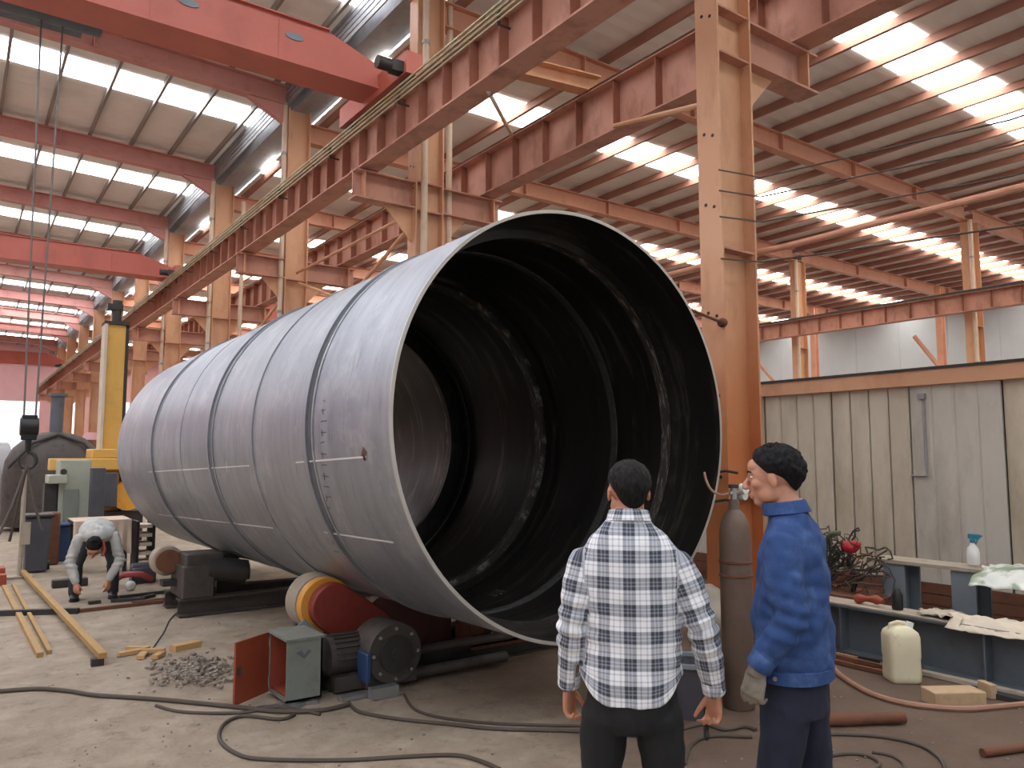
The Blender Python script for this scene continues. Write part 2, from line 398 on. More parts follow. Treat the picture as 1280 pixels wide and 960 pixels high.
# ---- fence wall of ribbed panels behind the bench
XF = 8.5
fw = thing('wall_right', 'weathered cream ribbed panel wall with an orange top rail', None, (XF, -6, 0), kind='structure')
def panel_mesh(w_, hgt, mat):
    m = MB(); pr = []; nr = 4
    for i in range(nr):
        a = w_*i/nr; c = w_*(i+1)/nr
        pr += [(a+.004, 0), (a+.022, -.013), (c-.022, -.013), (c-.004, 0)]
    k = len(pr); vs = [(d, y, z) for z in (.0, hgt) for y, d in pr]
    m.add(vs, [(i, i+1, k+i+1, k+i) for i in range(k-1)])
    m.bx(.0, .03, .0, w_, 0, hgt)
    me = m.mesh('wall_panel', smooth=False); me.materials.append(mat); return me
PW = .935; pm = [panel_mesh(PW-.02, 2.42, M[k]) for k in ('fence', 'fence_b', 'fence_c')]
seq = {0: 0, 1: 0, 2: 1, -1: 2, -2: 0, 3: 2}
for i in range(-9, 11):
    y = 4.38+PW*i
    o = inst('wall_panel', pm[seq.get(i, i % 3)], fw, (XF, y, .02)); o.rotation_euler = (0, math.radians(R_.uniform(-.25, .25)), 0)
b = MB(); b.bx(XF+.04, XF+.06, -4.3, 13.8, 0, 2.44); part('backing_sheet', b, M['dark'], fw, smooth=False)
b = MB(); b.prof((XF-.02, -4.3, 2.51), (XF-.02, 13.8, 2.51), [(-.07, -.08), (.07, -.08), (.07, .08), (-.07, .08)]); part('top_rail', b, M['orange'], fw, smooth=False, label='orange steel rail along the wall top')
b = MB(); b.bar((XF-.02, -4.3, 2.605), (XF-.02, 13.8, 2.605), .17, .03); part('capping_strip', b, M['dark'], fw, smooth=False)
for k in range(3):
    b = MB(); b.bar((XF-.06, -4.3, .06+.115*k), (XF-.06, 13.8, .06+.115*k), .03, .105); part('kick_board', b, M['rust'], fw, smooth=False, label='rusty brown skirting board')
b = MB(); b.tube([(XF-.04, 4.20, 2.3), (XF-.04, 4.20, 1.62), (XF-.04, 4.20, 1.46), (XF-.04, 4.37, 1.46)], .014, 6); b.box((XF-.05, 4.21, 2.31), (.05, .07, .06)); part('conduit', b, M['galv'], fw)
# ---- columns
def column(x, y, z1, idx, label, detail, corb=True, dep=.51, fw_=.27):
    t = thing('steel_column', label, 'column', (x, y, 0), 'orange steel columns')
    for s in (-1, 1):
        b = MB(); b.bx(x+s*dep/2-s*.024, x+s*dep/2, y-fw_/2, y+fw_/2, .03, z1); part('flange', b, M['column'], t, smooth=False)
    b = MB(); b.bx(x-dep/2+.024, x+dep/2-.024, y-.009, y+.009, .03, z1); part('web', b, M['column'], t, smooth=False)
    b = MB(); b.bx(x-dep/2-.12, x+dep/2+.12, y-.24, y+.24, 0, .03); part('base_plate', b, M['rust'], t, smooth=False)
    zs = [1.3, 3.62, 5.56, 6.02] if detail else [5.56]
    for z in zs:
        for s in (-1, 1):
            b = MB(); b.bx(x-dep/2+.024, x+dep/2-.024, y+s*.009, y+s*(fw_/2-.01), z, z+.02); part('stiffener_plate', b, M['girder'], t, smooth=False)
    if detail:
        for z in (1.5, 2.25, 3.0, 4.05, 4.75, 5.95, 6.3):
            for dy in (-.05, .05):
                b = MB(); b.cyl((x-dep/2-.004, y+dy, z+dy*.4), (x-dep/2+.002, y+dy, z+dy*.4), .017, n=8); part('bolt_hole', b, M['black'], t)
    if corb:
        for s, xe in ((-1, 4.72), (1, 7.42)):
            if idx == 0 and s < 0: continue
            b = MB(); b.ibeam((x+s*dep/2, y, 5.8), (xe, y, 5.8), .26, .44, .025, .02); c_ = part('corbel', b, M['girder'], t, smooth=False)
            b = MB(); b.bx(xe-s*.16-.012, xe-s*.16+.012, y-.12, y+.12, 5.6, 6.0); part('end_plate', b, M['orange'], c_, smooth=False)
            b = MB(); pr = [(x+s*dep/2, 5.58), (x+s*(dep/2+.5), 5.58), (x+s*dep/2, 5.05)]
            b.add([(px, y-.012, pz) for px, pz in pr]+[(px, y+.012, pz) for px, pz in pr], [(0, 1, 2), (5, 4, 3), (0, 3, 4, 1), (1, 4, 5, 2), (2, 5, 3, 0)]); part('gusset', b, M['orange'], c_, smooth=False)
    return t
wh = ['rising beside the right rim of the big cylinder', 'with pale pipes above the cylinder top', 'behind the long crane girder, third along the row', 'fourth along the row, beyond the cylinder', 'fifth along the row', 'sixth along the row', 'seventh along the row', 'eighth along the row', 'ninth along the row', 'tenth along the row', 'last of the row at the far end']
for i, y in enumerate(COLY):
    column(XC, y, 9.5, i, ('tall orange steel H-column ' if i < 3 else 'distant orange steel column ')+wh[i], i < 2)
for i, y in enumerate([10.77, 16.77, 22.77, 28.77]):
    column(XR, y, 8.8, i, 'slim orange column under the far girder, '+['nearest of its row', 'second of its row', 'third of its row', 'fourth of its row'][i], False, False, .55, .3)
def pipe(x, y, z0, z1, r, label, mat='pipe_cream'):
    b = MB(); b.tube([(x, y, z0), (x, y, z1)], r, 10); t = solo('down_pipe', b, M[mat], label, 'pipe', (x, y, z0), 'pale vertical pipes on the columns')
    for z in (z0+1, (z0+z1)/2, z1-1.2):
        b = MB(); b.cyl((x, y, z), (x, y, z+.06), r*1.25, n=10); part('pipe_clamp', b, M['galv'], t)
pipe(5.86, COLY[1]-.2, 0, 9.5, .055, 'thick pale downpipe in front of the second column')
pipe(6.42, COLY[1]-.02, 0, 9.5, .05, 'pale pipe just right of the second column')
pipe(5.68, COLY[2]-.05, 0, 9.6, .06, 'pale pipe on the left edge of the third column')
pipe(5.68, COLY[3]-.05, 0, 9.6, .07, 'pale pipe on the left edge of the fourth column')
pipe(6.45, COLY[3]-.4, 0, 9.0, .06, 'pale pipe right of the fourth column')
pipe(5.66, COLY[4]-.05, 0, 9.6, .06, 'thin pale pipe on the fifth column')
pipe(XR-.33, 10.6, 0, 8.8, .06, 'pale pipe on the nearest far-row column')
pipe(XR-.33, 16.6, 0, 8.8, .06, 'pale pipe on the second far-row column')
# ---- rafters
def rafter(x0, x1, y, zb, h, b_, mat, label, zslope=0, name='roof_rafter'):
    t = thing(name, label, 'beam', (x0, y, zb), 'transverse roof rafters')
    m = MB(); m.ibeam((x0, y, zb+h/2), (x1, y, zb+h/2+zslope*(x1-x0)), b_, h, .022, .014); part('beam', m, M[mat], t, smooth=False)
    n = int(abs(x1-x0)/3)
    for k in range(1, n):
        f = k/n; m = MB(); xx = x0+(x1-x0)*f; zz = zb+zslope*(xx-x0)
        m.bx(xx-.012, xx+.012, y-b_/2, y+b_/2, zz+.02, zz+h-.02); part('splice_plate', m, M[mat], t, smooth=False)
    return t
for i, y in enumerate(COLY):
    if i == 0: continue
    t = rafter(XC-.27, -6, y, 9.55, .46, .24, 'rafter_l', 'reddish rafter under the left hall roof, %s in view' % ORD[i-1], -.03)
    rafter(XL+.1, -6, y, 9.55, .46, .24, 'rafter_l', 'reddish rafter on the far slope of the left hall, %s in the row' % ORD[i-1], .03)
    m = MB(); xx = XC-.27
    m.add([(xx, y-.08, 9.56), (xx, y-.08, 9.1), (xx-.9, y-.08, 9.56), (xx, y+.08, 9.56), (xx, y+.08, 9.1), (xx-.9, y+.08, 9.56)], [(0, 1, 2), (5, 4, 3), (0, 3, 4, 1), (1, 4, 5, 2), (2, 5, 3, 0)])
    part('haunch', m, M['rafter_l'], t, smooth=False)
    rafter(XC+.27, XR-.28, y, 8.8, .44, .24, 'rafter', 'orange rafter under the right hall roof, %s in view' % ORD[i-1])
    rafter(XR+.28, XRR, y, 8.8, .44, .24, 'rafter', 'orange rafter beyond the far column row, %s in the row' % ORD[i-1])
# ---- crane runway girders
def girder(x, zb, h, y0, y1, sp, label, mat='girder', rail=True, b_=.3):
    t = thing('crane_girder', label, 'girder', (x, y0, zb), 'crane runway girders')
    m = MB(); m.ibeam((x, y0, zb+h/2), (x, y1, zb+h/2), b_, h, .025, .016); part('beam', m, M[mat], t, smooth=False)
    m = MB(); m.bx(-b_/2+.02, b_/2-.02, -.007, .007, .03, h-.03); me = m.mesh('stiffener', smooth=False); me.materials.append(M['stiff'])
    y = y0+.3
    while y < y1: inst('stiffener', me, t, (x, y, zb)); y += sp
    m = MB(); m.bar((x, y0, zb+h+.008), (x, y1, zb+h+.008), b_+.03, .016); part('top_plate', m, M['railtop'], t, smooth=False)
    if rail:
        m = MB(); m.bar((x, y0, zb+h+.05), (x, y1, zb+h+.05), .07, .1); part('rail', m, M['dark'], t, smooth=False)
    return t
girder(4.95, 6.05, .68, 1.0, 68, .63, 'long salmon crane girder with close ribs, highest across the left hall side', b_=.32)
girder(7.15, 6.05, .74, -3.0, 68, .78, 'ribbed orange crane girder passing behind the nearest column')
girder(24.3, 5.92, .56, -3.0, 60, .79, 'far ribbed orange girder above the cream panel wall')
# conductor bars along the first girder
t = thing('conductor_bars', 'four khaki conductor bars running along the crane girder', 'rail', (4.66, 1, 6.5))
for k in range(4):
    m = MB(); m.bar((4.62+.02*k, 1.0, 6.64-.043*k), (4.62+.02*k, 66, 6.64-.043*k), .02, .02); part('bar', m, M['brass'], t, smooth=False)
m = MB(); m.bx(-.02, .02, -.01, .01, -.02, .16); m.bx(-.02, .16, -.01, .01, -.03, -.01); me = m.mesh('bracket', smooth=False); me.materials.append(M['dark'])
for k in range(26): inst('bracket', me, t, (4.69, 2+2.4*k, 6.49))
# tie beam between girders, bracing, long conduit
b = MB(); b.ibeam((5.05, 8.3, 6.92), (7.2, 7.95, 6.92), .2, .25); solo('tie_beam', b, M['orange'], 'short orange tie beam joining the two crane girders', 'beam', smooth=False)
def brace(p, q_, r, label, mat='orange'):
    b = MB(); b.tube([p, q_], r, 8); solo('brace_rod', b, M[mat], label, 'brace', None, 'diagonal and level bracing rods')
brace((6, 10.95, 5.7), (6, 16.6, 5.72), .03, 'level orange tie rod left of the second column')
brace((6, 10.95, 5.6), (6, 16.6, 3.7), .035, 'steep orange brace falling left from the second column')
brace((6, 16.95, 5.5), (6, 22.6, 3.7), .035, 'orange brace falling left from the third column')
brace((6.05, 16.6, 5.5), (6.05, 10.95, 3.7), .035, 'orange brace falling right from the third column')
brace((6.1, 22.95, 5.5), (6.1, 28.6, 3.7), .035, 'orange brace falling left from the fourth column')
brace((7.0, 7.4, 6.1), (5.95, 5.0, 5.2), .03, 'thin orange knee rod under the right girder')
brace((5.0, 7.47, 6.05), (7.05, 9.83, 6.8), .03, 'short rod hung between the two crane girders', 'pipe_cream')
brace((25, 11, 3.2), (25, 12.6, 5.5), .07, 'pale diagonal strut beside the nearest far-row column', 'rafter')
brace((25, 17, 3.4), (25, 18.6, 5.2), .06, 'short diagonal strut by the second far-row column', 'rafter')
b = MB(); b.tube([(6.33, -3, 3.66), (6.33, 4.4, 3.66), (6.3, 4.7, 3.66), (6.3, 14, 3.66)], .03, 10)
solo('conduit_pipe', b, M['rafter'], 'long level pipe passing the nearest column', 'pipe')
for k, (z, dx) in enumerate([(4.15, 0), (4.35, .02), (3.5, 0), (3.9, .01)]):
    pts = [(5.72-.02, 4.62, z), (6.29+dx, 4.6, z+.05), (6.6, 2.5, z-.05), (7.2, -2, z+.3)]
    b = MB(); b.tube(pts, .008, 6); solo('thin_wire', b, M['wire'], 'thin dark wire strung from the nearest column, %s from the top' % ['second', 'first', 'fourth', 'third'][k], 'wire')
b = MB(); b.tube([(5.2, 4.62, 2.98), (5.5, 4.62, 2.93), (5.72, 4.63, 2.9)], .014, 8); b.ell((5.71, 4.63, 2.9), (.05, .05, .045), 12, 8)
solo('float_valve', b, M['rust'], 'dark rusty knob on a rod at the nearest column', 'knob')
b = MB()
for z in (1.52, 1.26): b.tube([(5.71, 4.5, z), (5.69, 4.62, z+.02), (5.69, 4.8, z-.01), (5.72, 4.93, z)], .012, 6)
solo('hanging_hook', b, M['dark'], 'dark metal loops tied around the nearest column', 'hook')
# posts of the far right wall
for i, y in enumerate([10, 16, 22]):
    b = MB(); b.ibeam((34, y, 0), (34, y, 8.9), .25, .3, up=(1, 0, 0)); solo('wall_post', b, M['rafter'], 'slim post in front of the far pale wall, %s of three' % ORD[i], 'post', smooth=False)

# ================================================================== CRANES
def bridge(y, z, h, x0, x1, label, emblem=False, wd=.5):
    t = thing('bridge_crane', label, 'crane', (x1, y, z-.3), None)
    m = MB()  # box girder with tapered ends
    L = [(x1, h*.5), (x1-.9, h), (x0+.9, h), (x0, h*.5)]
    vs = []
    for x, hh in L: vs += [(x, y, z), (x, y, z+hh), (x, y+wd, z+hh), (x, y+wd, z)]
    fs = [(0, 1, 2, 3), (15, 14, 13, 12)]
    for i in range(3):
        for j in range(4): fs.append((i*4+j, i*4+(j+1) % 4, i*4+4+(j+1) % 4, i*4+4+j))
    m.add(vs, fs); g = part('box_girder', m, M['crane'], t, smooth=False)
    m = MB(); m.bx(x0, x1-.1, y-.05, y+wd+.05, z-.025, z); part('bottom_flange', m, M['crane'], t, smooth=False)
    m = MB(); m.bx(x0+.9, x1-.9, y-.05, y+wd+.05, z+h, z+h+.02); part('top_flange', m, M['crane'], t, smooth=False)
    for xe in (x0+.05, x1):
        m = MB(); m.bx(xe-.13, xe+.13, y-.9, y+wd+.9, z-.12, z+.2); e = part('end_carriage', m, M['crane'], t, smooth=False)
        for yy in (y-.7, y+wd+.7):
            m = MB(); m.cyl((xe-.06, yy, z-.14), (xe+.06, yy, z-.14), .14, n=18); part('wheel', m, M['dark'], e)
        m = MB(); m.cyl((xe-.3, y-.75, z-.02), (xe-.5, y-.75, z-.02), .09, n=14); m.bx(xe-.3, xe-.13, y-.83, y-.67, z-.1, z+.06); part('drive_motor', m, M['dark'], e)
    n = int((x1-x0)/1.6)
    for k in range(1, n):
        m = MB(); xx = x0+(x1-x0)*k/n; m.bx(xx-.006, xx+.006, y-.012, y, z, z+h*.98); part('web_rib', m, M['crane'], t, smooth=False)
    if emblem:
        for xx in (2.15, 3.55):
            m = MB(); pts = [(xx+.13*math.cos(a), y-.014, z+.38+.05*math.sin(a)) for a in [2*PI*i/16 for i in range(16)]]
            m.add(pts+[(p[0], p[1]+.006, p[2]) for p in pts], [tuple(range(16)), tuple(range(31, 15, -1))]+[(i, (i+1) % 16, 16+(i+1) % 16, 16+i) for i in range(16)])
            part('emblem_plate', m, M['slate2'], t, label='small grey oval plate')
    return t
c1 = bridge(10.15, 7.1, .62, -14.5, 4.95, 'big red overhead bridge crane at the top left', True)
# trolley, ropes and hook of the first crane
tx, ty = .72, 10.95
m = MB(); m.bx(tx-.55, tx+.35, ty-.25, ty+.3, 7.15, 7.5); tr = part('hoist_trolley', m, M['slate'], c1, smooth=False)
m = MB(); m.cyl((tx-.7, ty, 7.3), (tx+.55, ty, 7.3), .2, n=20); part('hoist_drum', m, M['slate'], tr)
m = MB(); m.cyl((tx+.55, ty, 7.32), (tx+.8, ty, 7.32), .15, n=18); part('hoist_motor', m, M['crane'], tr)
for dx, dy in ((-.06, 0), (.06, .03)):
    m = MB(); m.tube([(tx+dx*2, ty+dy, 7.2), (tx+dx, ty+dy, 2.1)], .011, 6); part('wire_rope', m, M['rope'], c1)
m = MB(); m.bx(tx-.08, tx+.08, ty-.06, ty+.06, 1.86, 2.16); m.cyl((tx-.095, ty, 2.02), (tx+.095, ty, 2.02), .11, n=20); m.cyl((tx, ty, 1.72), (tx, ty, 1.9), .035, n=10)
hb = part('hook_block', m, M['black'], c1, bevel=.01)
m = MB(); m.tube([(tx+.1*math.sin(a)*.9, ty, 1.62+.1*math.cos(a)) for a in [(-.1+5.0*i/14) for i in range(15)]], [.028-.001*i for i in range(15)], 8); part('hook', m, M['dark'], hb)
for k, (ex, ey, ez) in enumerate([(.45, 10.6, .75), (.6, 11.2, .65), (.9, 10.8, .8)]):
    m = MB(); m.tube([(tx, ty, 1.56), (tx*.5+ex*.5, ty*.5+ey*.5, 1.1), (ex, ey, ez)], .016, 6); part('sling', m, M['wire'], hb)
bridge(24, 6.85, .6, -14.5, 4.95, 'red bridge crane further down the left hall')
bridge(52, 6.85, .7, -14.5, 4.95, 'most distant pink-red bridge crane in the left hall')
bridge(30, 6.95, .7, 7.15, 24.3, 'red bridge crane in the right hall glimpsed between the columns')
# ================================================================== THE BIG CYLINDER
TK = Vector((3.344, 3.87, 1.894)); TR = 1.408; TI = 1.388
tank = link('steel_cylinder', None); tank.location = TK; tank.rotation_euler = (-.0148, 0, .0106); ORG[tank.name] = (0, 0, 0)
tag(tank, 'huge open-ended rolled grey steel cylinder resting on rollers', 'cylinder')
TMI = (Matrix.Translation(TK) @ tank.rotation_euler.to_matrix().to_4x4()).inverted()
fwv = Vector((math.sin(YAW)*math.cos(PITCH), math.cos(YAW)*math.cos(PITCH), math.sin(PITCH))); rtv = Vector((math.cos(YAW), -math.sin(YAW), 0)); upv = rtv.cross(fwv)
def ray(x, y): return (fwv*F_PX+rtv*(x-640)+upv*(480-y))
def on_tank(x, y, R=TR):
    o = TMI @ Vector((0, 0, CAM_H)); d = TMI.to_3x3() @ ray(x, y)
    a = d.x**2+d.z**2; b_ = 2*(d.x*o.x+d.z*o.z); c = o.x**2+o.z**2-R*R
    t = (-b_-math.sqrt(max(b_*b_-4*a*c, 0)))/(2*a); p = o+d*t
    return math.atan2(p.z, p.x), p.y
def ground(x, y, z=0):
    d = ray(x, y); t = (z-CAM_H)/d.z; return Vector((d.x*t, d.y*t, z))
def at_depth(x, y, D): d = ray(x, y)*(D/F_PX); return Vector((d.x, d.y, CAM_H+d.z))
def at_y(x, y, Y): d = ray(x, y); t = Y/d.y; return Vector((d.x*t, Y, CAM_H+d.z*t))
def at_x(x, y, X): d = ray(x, y); t = X/d.x; return Vector((X, d.y*t, CAM_H+d.z*t))
joints = [0, 1.15, 3.52, 5.90, 8.19]; NS = 144
for k, (a, c) in enumerate(zip(joints, joints[1:])):
    g = .032; a2 = a+(g if k else 0); c2 = c-(g if k < 3 else 0); ro = TR-(.004 if k % 2 else 0); m = MB()
    ys = np.linspace(a2, c2, 7)
    m.cm = 0; m.lathe((0, 0, 0), [(ro, y) for y in ys], NS, 'Y'); m.cm = 1; m.lathe((0, 0, 0), [(TI, y) for y in ys[::-1]], NS, 'Y')
    m.cm = 2; m.lathe((0, 0, 0), [(ro, c2), (TI, c2)], NS, 'Y'); m.lathe((0, 0, 0), [(TI, a2), (ro, a2)], NS, 'Y')
    part('shell_course', m, [M['tank_out'], M['tank_in'], M['edge']], tank)
def ring(name, y, ri, ro, w_, mat, label=None):
    m = MB(); m.lathe((0, 0, 0), [(ri, y-w_/2), (ro, y-w_/2), (ro, y+w_/2), (ri, y+w_/2)], NS, 'Y', close=True); return part(name, m, mat, tank, label=label)
for y in joints[1:-1]:
    ring('weld_seam', y, TI-.012, TR-.014, .07, M['weld'])
    ring('backing_strip', y+.065, TR-.006, TR+.018, .05, M['tank_out'])
    ring('backing_strip', y-.045, TR-.006, TR+.006, .03, M['tank_out'])
ring('scribed_ring', 2.36, TR-.01, TR+.005, .03, M['tank_out'])
ring('scribed_ring', 4.65, TR-.01, TR+.004, .03, M['tank_out'])
ring('rim_edge', 0.006, TR-.012, TR+.002, .014, M['edge'], 'bright ground rim edge')
ring('inner_ring', .50, TI-.035, TI+.002, .13, M['ringstain'], 'scuffed inner stiffening band near the mouth')
ring('inner_ring', .435, TI-.06, TI+.002, .014, M['tank_in'])
ring('inner_ring', 2.15, TI-.07, TI+.002, .09, M['ringstain'])
ring('inner_ring', 2.02, TI-.03, TI+.002, .1, M['tank_in'])
ring('inner_ring', 3.66, TI-.15, TI+.002, .06, M['tank_in'])
ring('inner_ring', 3.78, TI-.06, TI+.002, .2, M['ringstain'])
ring('inner_ring', 6.1, TI-.1, TI+.002, .08, M['tank_in'])
def strip(name, p, q_, w_, mat, R=TR+.0015, n=10):
    (a0, y0), (a1, y1) = p, q_; L = math.hypot((a1-a0)*R, y1-y0); da = w_/2*(y1-y0)/L/R; dy = -w_/2*(a1-a0)*R/L; m = MB(); vs = []
    for i in range(n+1):
        f = i/n; a = a0+(a1-a0)*f; y = y0+(y1-y0)*f
        for s in (-1, 1):
            for dr in (0, .0012): vs.append(((R+dr)*math.cos(a+s*da), y+s*dy, (R+dr)*math.sin(a+s*da)))
    fs = []
    for i in range(n):
        o = i*4; e = o+4
        fs += [(o+1, o+3, e+3, e+1), (o, e, e+2, o+2), (o, o+1, e+1, e), (o+2, e+2, e+3, o+3)]
    m.add(vs, fs); return part(name, m, mat, tank)
for p, q_ in [((186, 590), (312, 582)), ((370, 578), (458, 571)), ((198, 643), (342, 660)), ((405, 665), (492, 678))]:
    strip('chalk_line', on_tank(*p), on_tank(*q_), .011, M['chalk'])
strip('chalk_line', on_tank(283, 577), on_tank(284, 590), .01, M['chalk'])
for k in range(15):
    y = 500+k*13.5; x = 401+.0004*(y-560)**2*1.0+(y-560)*.075 if y > 560 else 401+.0006*(560-y)**2
    strip('marker_stroke', on_tank(x+R_.uniform(-1, 1), y), on_tank(x+6+R_.uniform(-2, 2), y+R_.uniform(-2, 3)), .006, M['weld'], n=2)
    if k % 2: strip('marker_stroke', on_tank(x+1, y-3), on_tank(x+2, y+5), .006, M['weld'], n=2)
a, y = on_tank(455, 568); strip('burn_mark', (a-.02, y-.02), (a+.018, y+.02), .05, M['rust'], n=3); strip('burn_mark', (a+.002, y-.012), (a+.014, y+.008), .03, M['black'], TR+.003, n=3)
# chalk mark and drips inside the mouth
strip('chalk_mark', (1.93, .47), (1.97, .50), .03, M['chalk'], TI-.0385, n=3); strip('chalk_mark', (1.86, .46), (1.86, .52), .015, M['chalk'], TI-.0385, n=3)

# ================================================================== FRONT TURNING ROLL
def obround(m, p, q_, r0, r1, y0, y1, n=14):
    (x0, z0), (x1, z1) = p, q_; a = math.atan2(z1-z0, x1-x0); pts = []
    for i in range(n+1): t = a+PI/2+PI*i/n; pts.append((x0+r0*math.cos(t), z0+r0*math.sin(t)))
    for i in range(n+1): t = a-PI/2+PI*i/n; pts.append((x1+r1*math.cos(t), z1+r1*math.sin(t)))
    k = len(pts); m.add([(x, y0, z) for x, z in pts]+[(x, y1, z) for x, z in pts], [tuple(range(k)), tuple(range(2*k-1, k-1, -1))]+[(i, (i+1) % k, k+(i+1) % k, k+i) for i in range(k)])
    return m
rl = thing('turning_roll', 'greasy powered roller stand with maroon gear covers under the cylinder mouth', 'roller stand', (3.3, 5.7, 0))
def wheel(root, x, z, y0, y1, r, mats, name='roller_wheel'):
    m = MB(); n = 36
    prof = [(.05, y0), (r-.05, y0), (r-.012, y0+.005), (r, y0+.02)]
    k = 5
    for i in range(k):
        a = y0+.02+(y1-y0-.04)*i/k; c = y0+.02+(y1-y0-.04)*(i+1)/k
        prof += [(r, a+.004), (r, c-.008), (r-.006, c-.006), (r-.006, c-.001)]
    prof += [(r, y1-.02), (r-.012, y1-.005), (r-.05, y1), (.05, y1)]
    m.lathe((x, 0, z), prof, n, 'Y', close=True); return part(name, m, mats, root)
WX, WZ = 2.40, .53
wh1 = wheel(rl, WX, WZ, 5.93, 6.14, .215, M['rubber'])
m = MB(); m.cyl((WX, 5.80, WZ), (WX, 5.90, WZ), .205, n=40); part('rim_disc', m, M['yelloworange'], rl, label='orange painted rim disc')
m = MB(); m.cyl((WX, 5.88, WZ), (WX, 5.95, WZ), .19, n=32); part('hub', m, M['rust'], rl)
m = MB(); obround(m, (WX+.02, WZ), (2.72, .30), .175, .2, 5.70, 5.80); part('gear_cover', m, M['maroon'], rl, bevel=.012, label='bright maroon gear cover')
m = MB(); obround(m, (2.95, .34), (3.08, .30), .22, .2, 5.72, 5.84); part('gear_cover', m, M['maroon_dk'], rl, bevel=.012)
m = MB(); m.bx(2.2, 2.62, 5.82, 6.2, .05, .30); m.bx(2.28, 2.52, 5.86, 5.92, .3, .55); m.bx(2.28, 2.52, 6.15, 6.2, .3, .55); part('bearing_pedestal', m, M['slate'], rl, smooth=False, bevel=.01)
m = MB(); m.tube([(2.18, 5.78, .42), (2.26, 5.75, .33), (2.36, 5.72, .28)], [(.05, .03)]*3, 10); part('grease_guard', m, M['slate2'], rl)
for y in (5.52, 6.25):
    m = MB(); m.ibeam((2.05, y, .07), (4.75, y, .07), .14, .14, .015, .012); part('base_rail', m, M['dark'], rl, smooth=False)
for y in (5.36, 5.95):
    m = MB(); m.cyl((2.75, y, .2), (4.2, y, .2), .035, n=14); part('drive_shaft', m, M['darkgrease'], rl)
m = MB(); m.cyl((2.7, 5.25, .07), (3.7, 5.25, .07), .04, n=14); part('drive_shaft', m, M['darkgrease'], rl)
# gearbox and motor facing the camera
gx, gy, gz = 2.66, 5.15, .26
m = MB(); m.cyl((gx, gy, gz), (gx, gy+.3, gz), .215, n=32); m.bx(gx-.2, gx+.2, gy+.04, gy+.3, .03, gz); gb = part('gearbox', m, M['darkgrease'], rl, bevel=.008)
m = MB(); m.cyl((gx, gy-.03, gz), (gx, gy+.02, gz), .13, n=28); m.cyl((gx, gy-.05, gz), (gx, gy, gz), .05, n=18); part('cover_plate', m, M['dark'], gb)
for k in range(8):
    a = 2*PI*k/8; m = MB(); m.cyl((gx+.175*math.cos(a), gy-.015, gz+.175*math.sin(a)), (gx+.175*math.cos(a), gy+.01, gz+.175*math.sin(a)), .013, n=6); part('bolt', m, M['steel'], gb)
m = MB(); m.box((gx-.215, gy+.06, .19), (.04, .16, .2)); part('terminal_box', m, M['blue'], rl, bevel=.01, label='blue terminal box')
m = MB(); m.cyl((gx-.12, gy+.28, gz-.02), (gx-.42, gy+.28, gz-.02), .135, n=28); m.bx(gx-.4, gx-.1, gy+.13, gy+.37, .02, .12)
mo = part('motor', m, M['darkgrease'], rl)
for k in range(12):
    a = PI*k/11; m = MB(); xx = gx-.26; c_ = Vector((xx, gy+.28, gz-.02)); d = Vector((0, math.cos(a), math.sin(a)))
    m.box(c_+d*.138, (.24, .008, .03), Matrix.Rotation(a-PI/2, 3, 'X')); part('cooling_fin', m, M['darkgrease'], mo, smooth=False)
m = MB(); m.bx(gx-.42, gx-.12, gy-.04, gy+.05, .005, .03); m.bx(gx-.20, gx-.02, gy-.13, gy-.02, .0, .02); m.box((gx-.14, gy-.1, .045), (.2, .07, .07)); part('foot_plate', m, M['steel'], rl, smooth=False, label='pale scrap plate at the stand foot')
# right hand roller and toothed wheel
wheel(rl, 4.25, .50, 5.93, 6.14, .215, M['rubber'])
m = MB(); prof = []; NT = 26
for k in range(NT*2):
    r = .2 if k % 2 else .178
    for da in (.12, .88): a = 2*PI*(k+da)/(NT*2); prof.append((3.78+r*math.cos(a), .36+r*math.sin(a)))
kk = len(prof); m.add([(x, 5.35, z) for x, z in prof]+[(x, 5.47, z) for x, z in prof], [tuple(range(kk)), tuple(range(2*kk-1, kk-1, -1))]+[(i, (i+1) % kk, kk+(i+1) % kk, kk+i) for i in range(kk)])
part('toothed_wheel', m, M['darkgrease'], rl, smooth=False)
m = MB(); m.bx(4.05, 4.5, 5.6, 6.2, .1, .32); m.bx(3.5, 4.1, 5.45, 5.7, .1, .3); m.bx(3.9, 4.2, 5.5, 5.75, .1, .3); part('bearing_pedestal', m, M['rust'], rl, smooth=False)
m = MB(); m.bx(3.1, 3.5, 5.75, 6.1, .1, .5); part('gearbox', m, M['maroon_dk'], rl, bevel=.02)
# ================================================================== REAR IDLER STAND
ri = thing('turning_roll', 'dark grimy idler roller stand under the far half of the cylinder', 'roller stand', (2.9, 8.8, 0))
m = MB(); m.ibeam((1.98, 8.74, .1), (4.5, 8.74, .1), .16, .18, .02, .014); part('base_rail', m, M['darkgrease'], ri, smooth=False)
m = MB(); m.ibeam((1.98, 9.35, .1), (4.5, 9.35, .1), .16, .18, .02, .014); part('base_rail', m, M['darkgrease'], ri, smooth=False)
m = MB(); m.bx(2.0, 2.32, 8.64, 9.2, .19, .52); m.bx(2.04, 2.42, 8.68, 9.1, .5, .64); part('bearing_pedestal', m, M['darkgrease'], ri, smooth=False, bevel=.015)
m = MB(); m.cyl((2.28, 8.74, .48), (2.66, 8.68, .42), .125, n=28); m.cyl((2.64, 8.68, .42), (2.69, 8.67, .42), .085, n=22); part('reducer_drum', m, M['dark'], ri)
w2 = wheel(ri, 1.93, .55, 9.05, 9.22, .16, M['rubber'])
m = MB(); m.cyl((1.93, 8.98, .55), (1.93, 9.06, .55), .125, n=26); part('hub', m, M['rust'], ri)
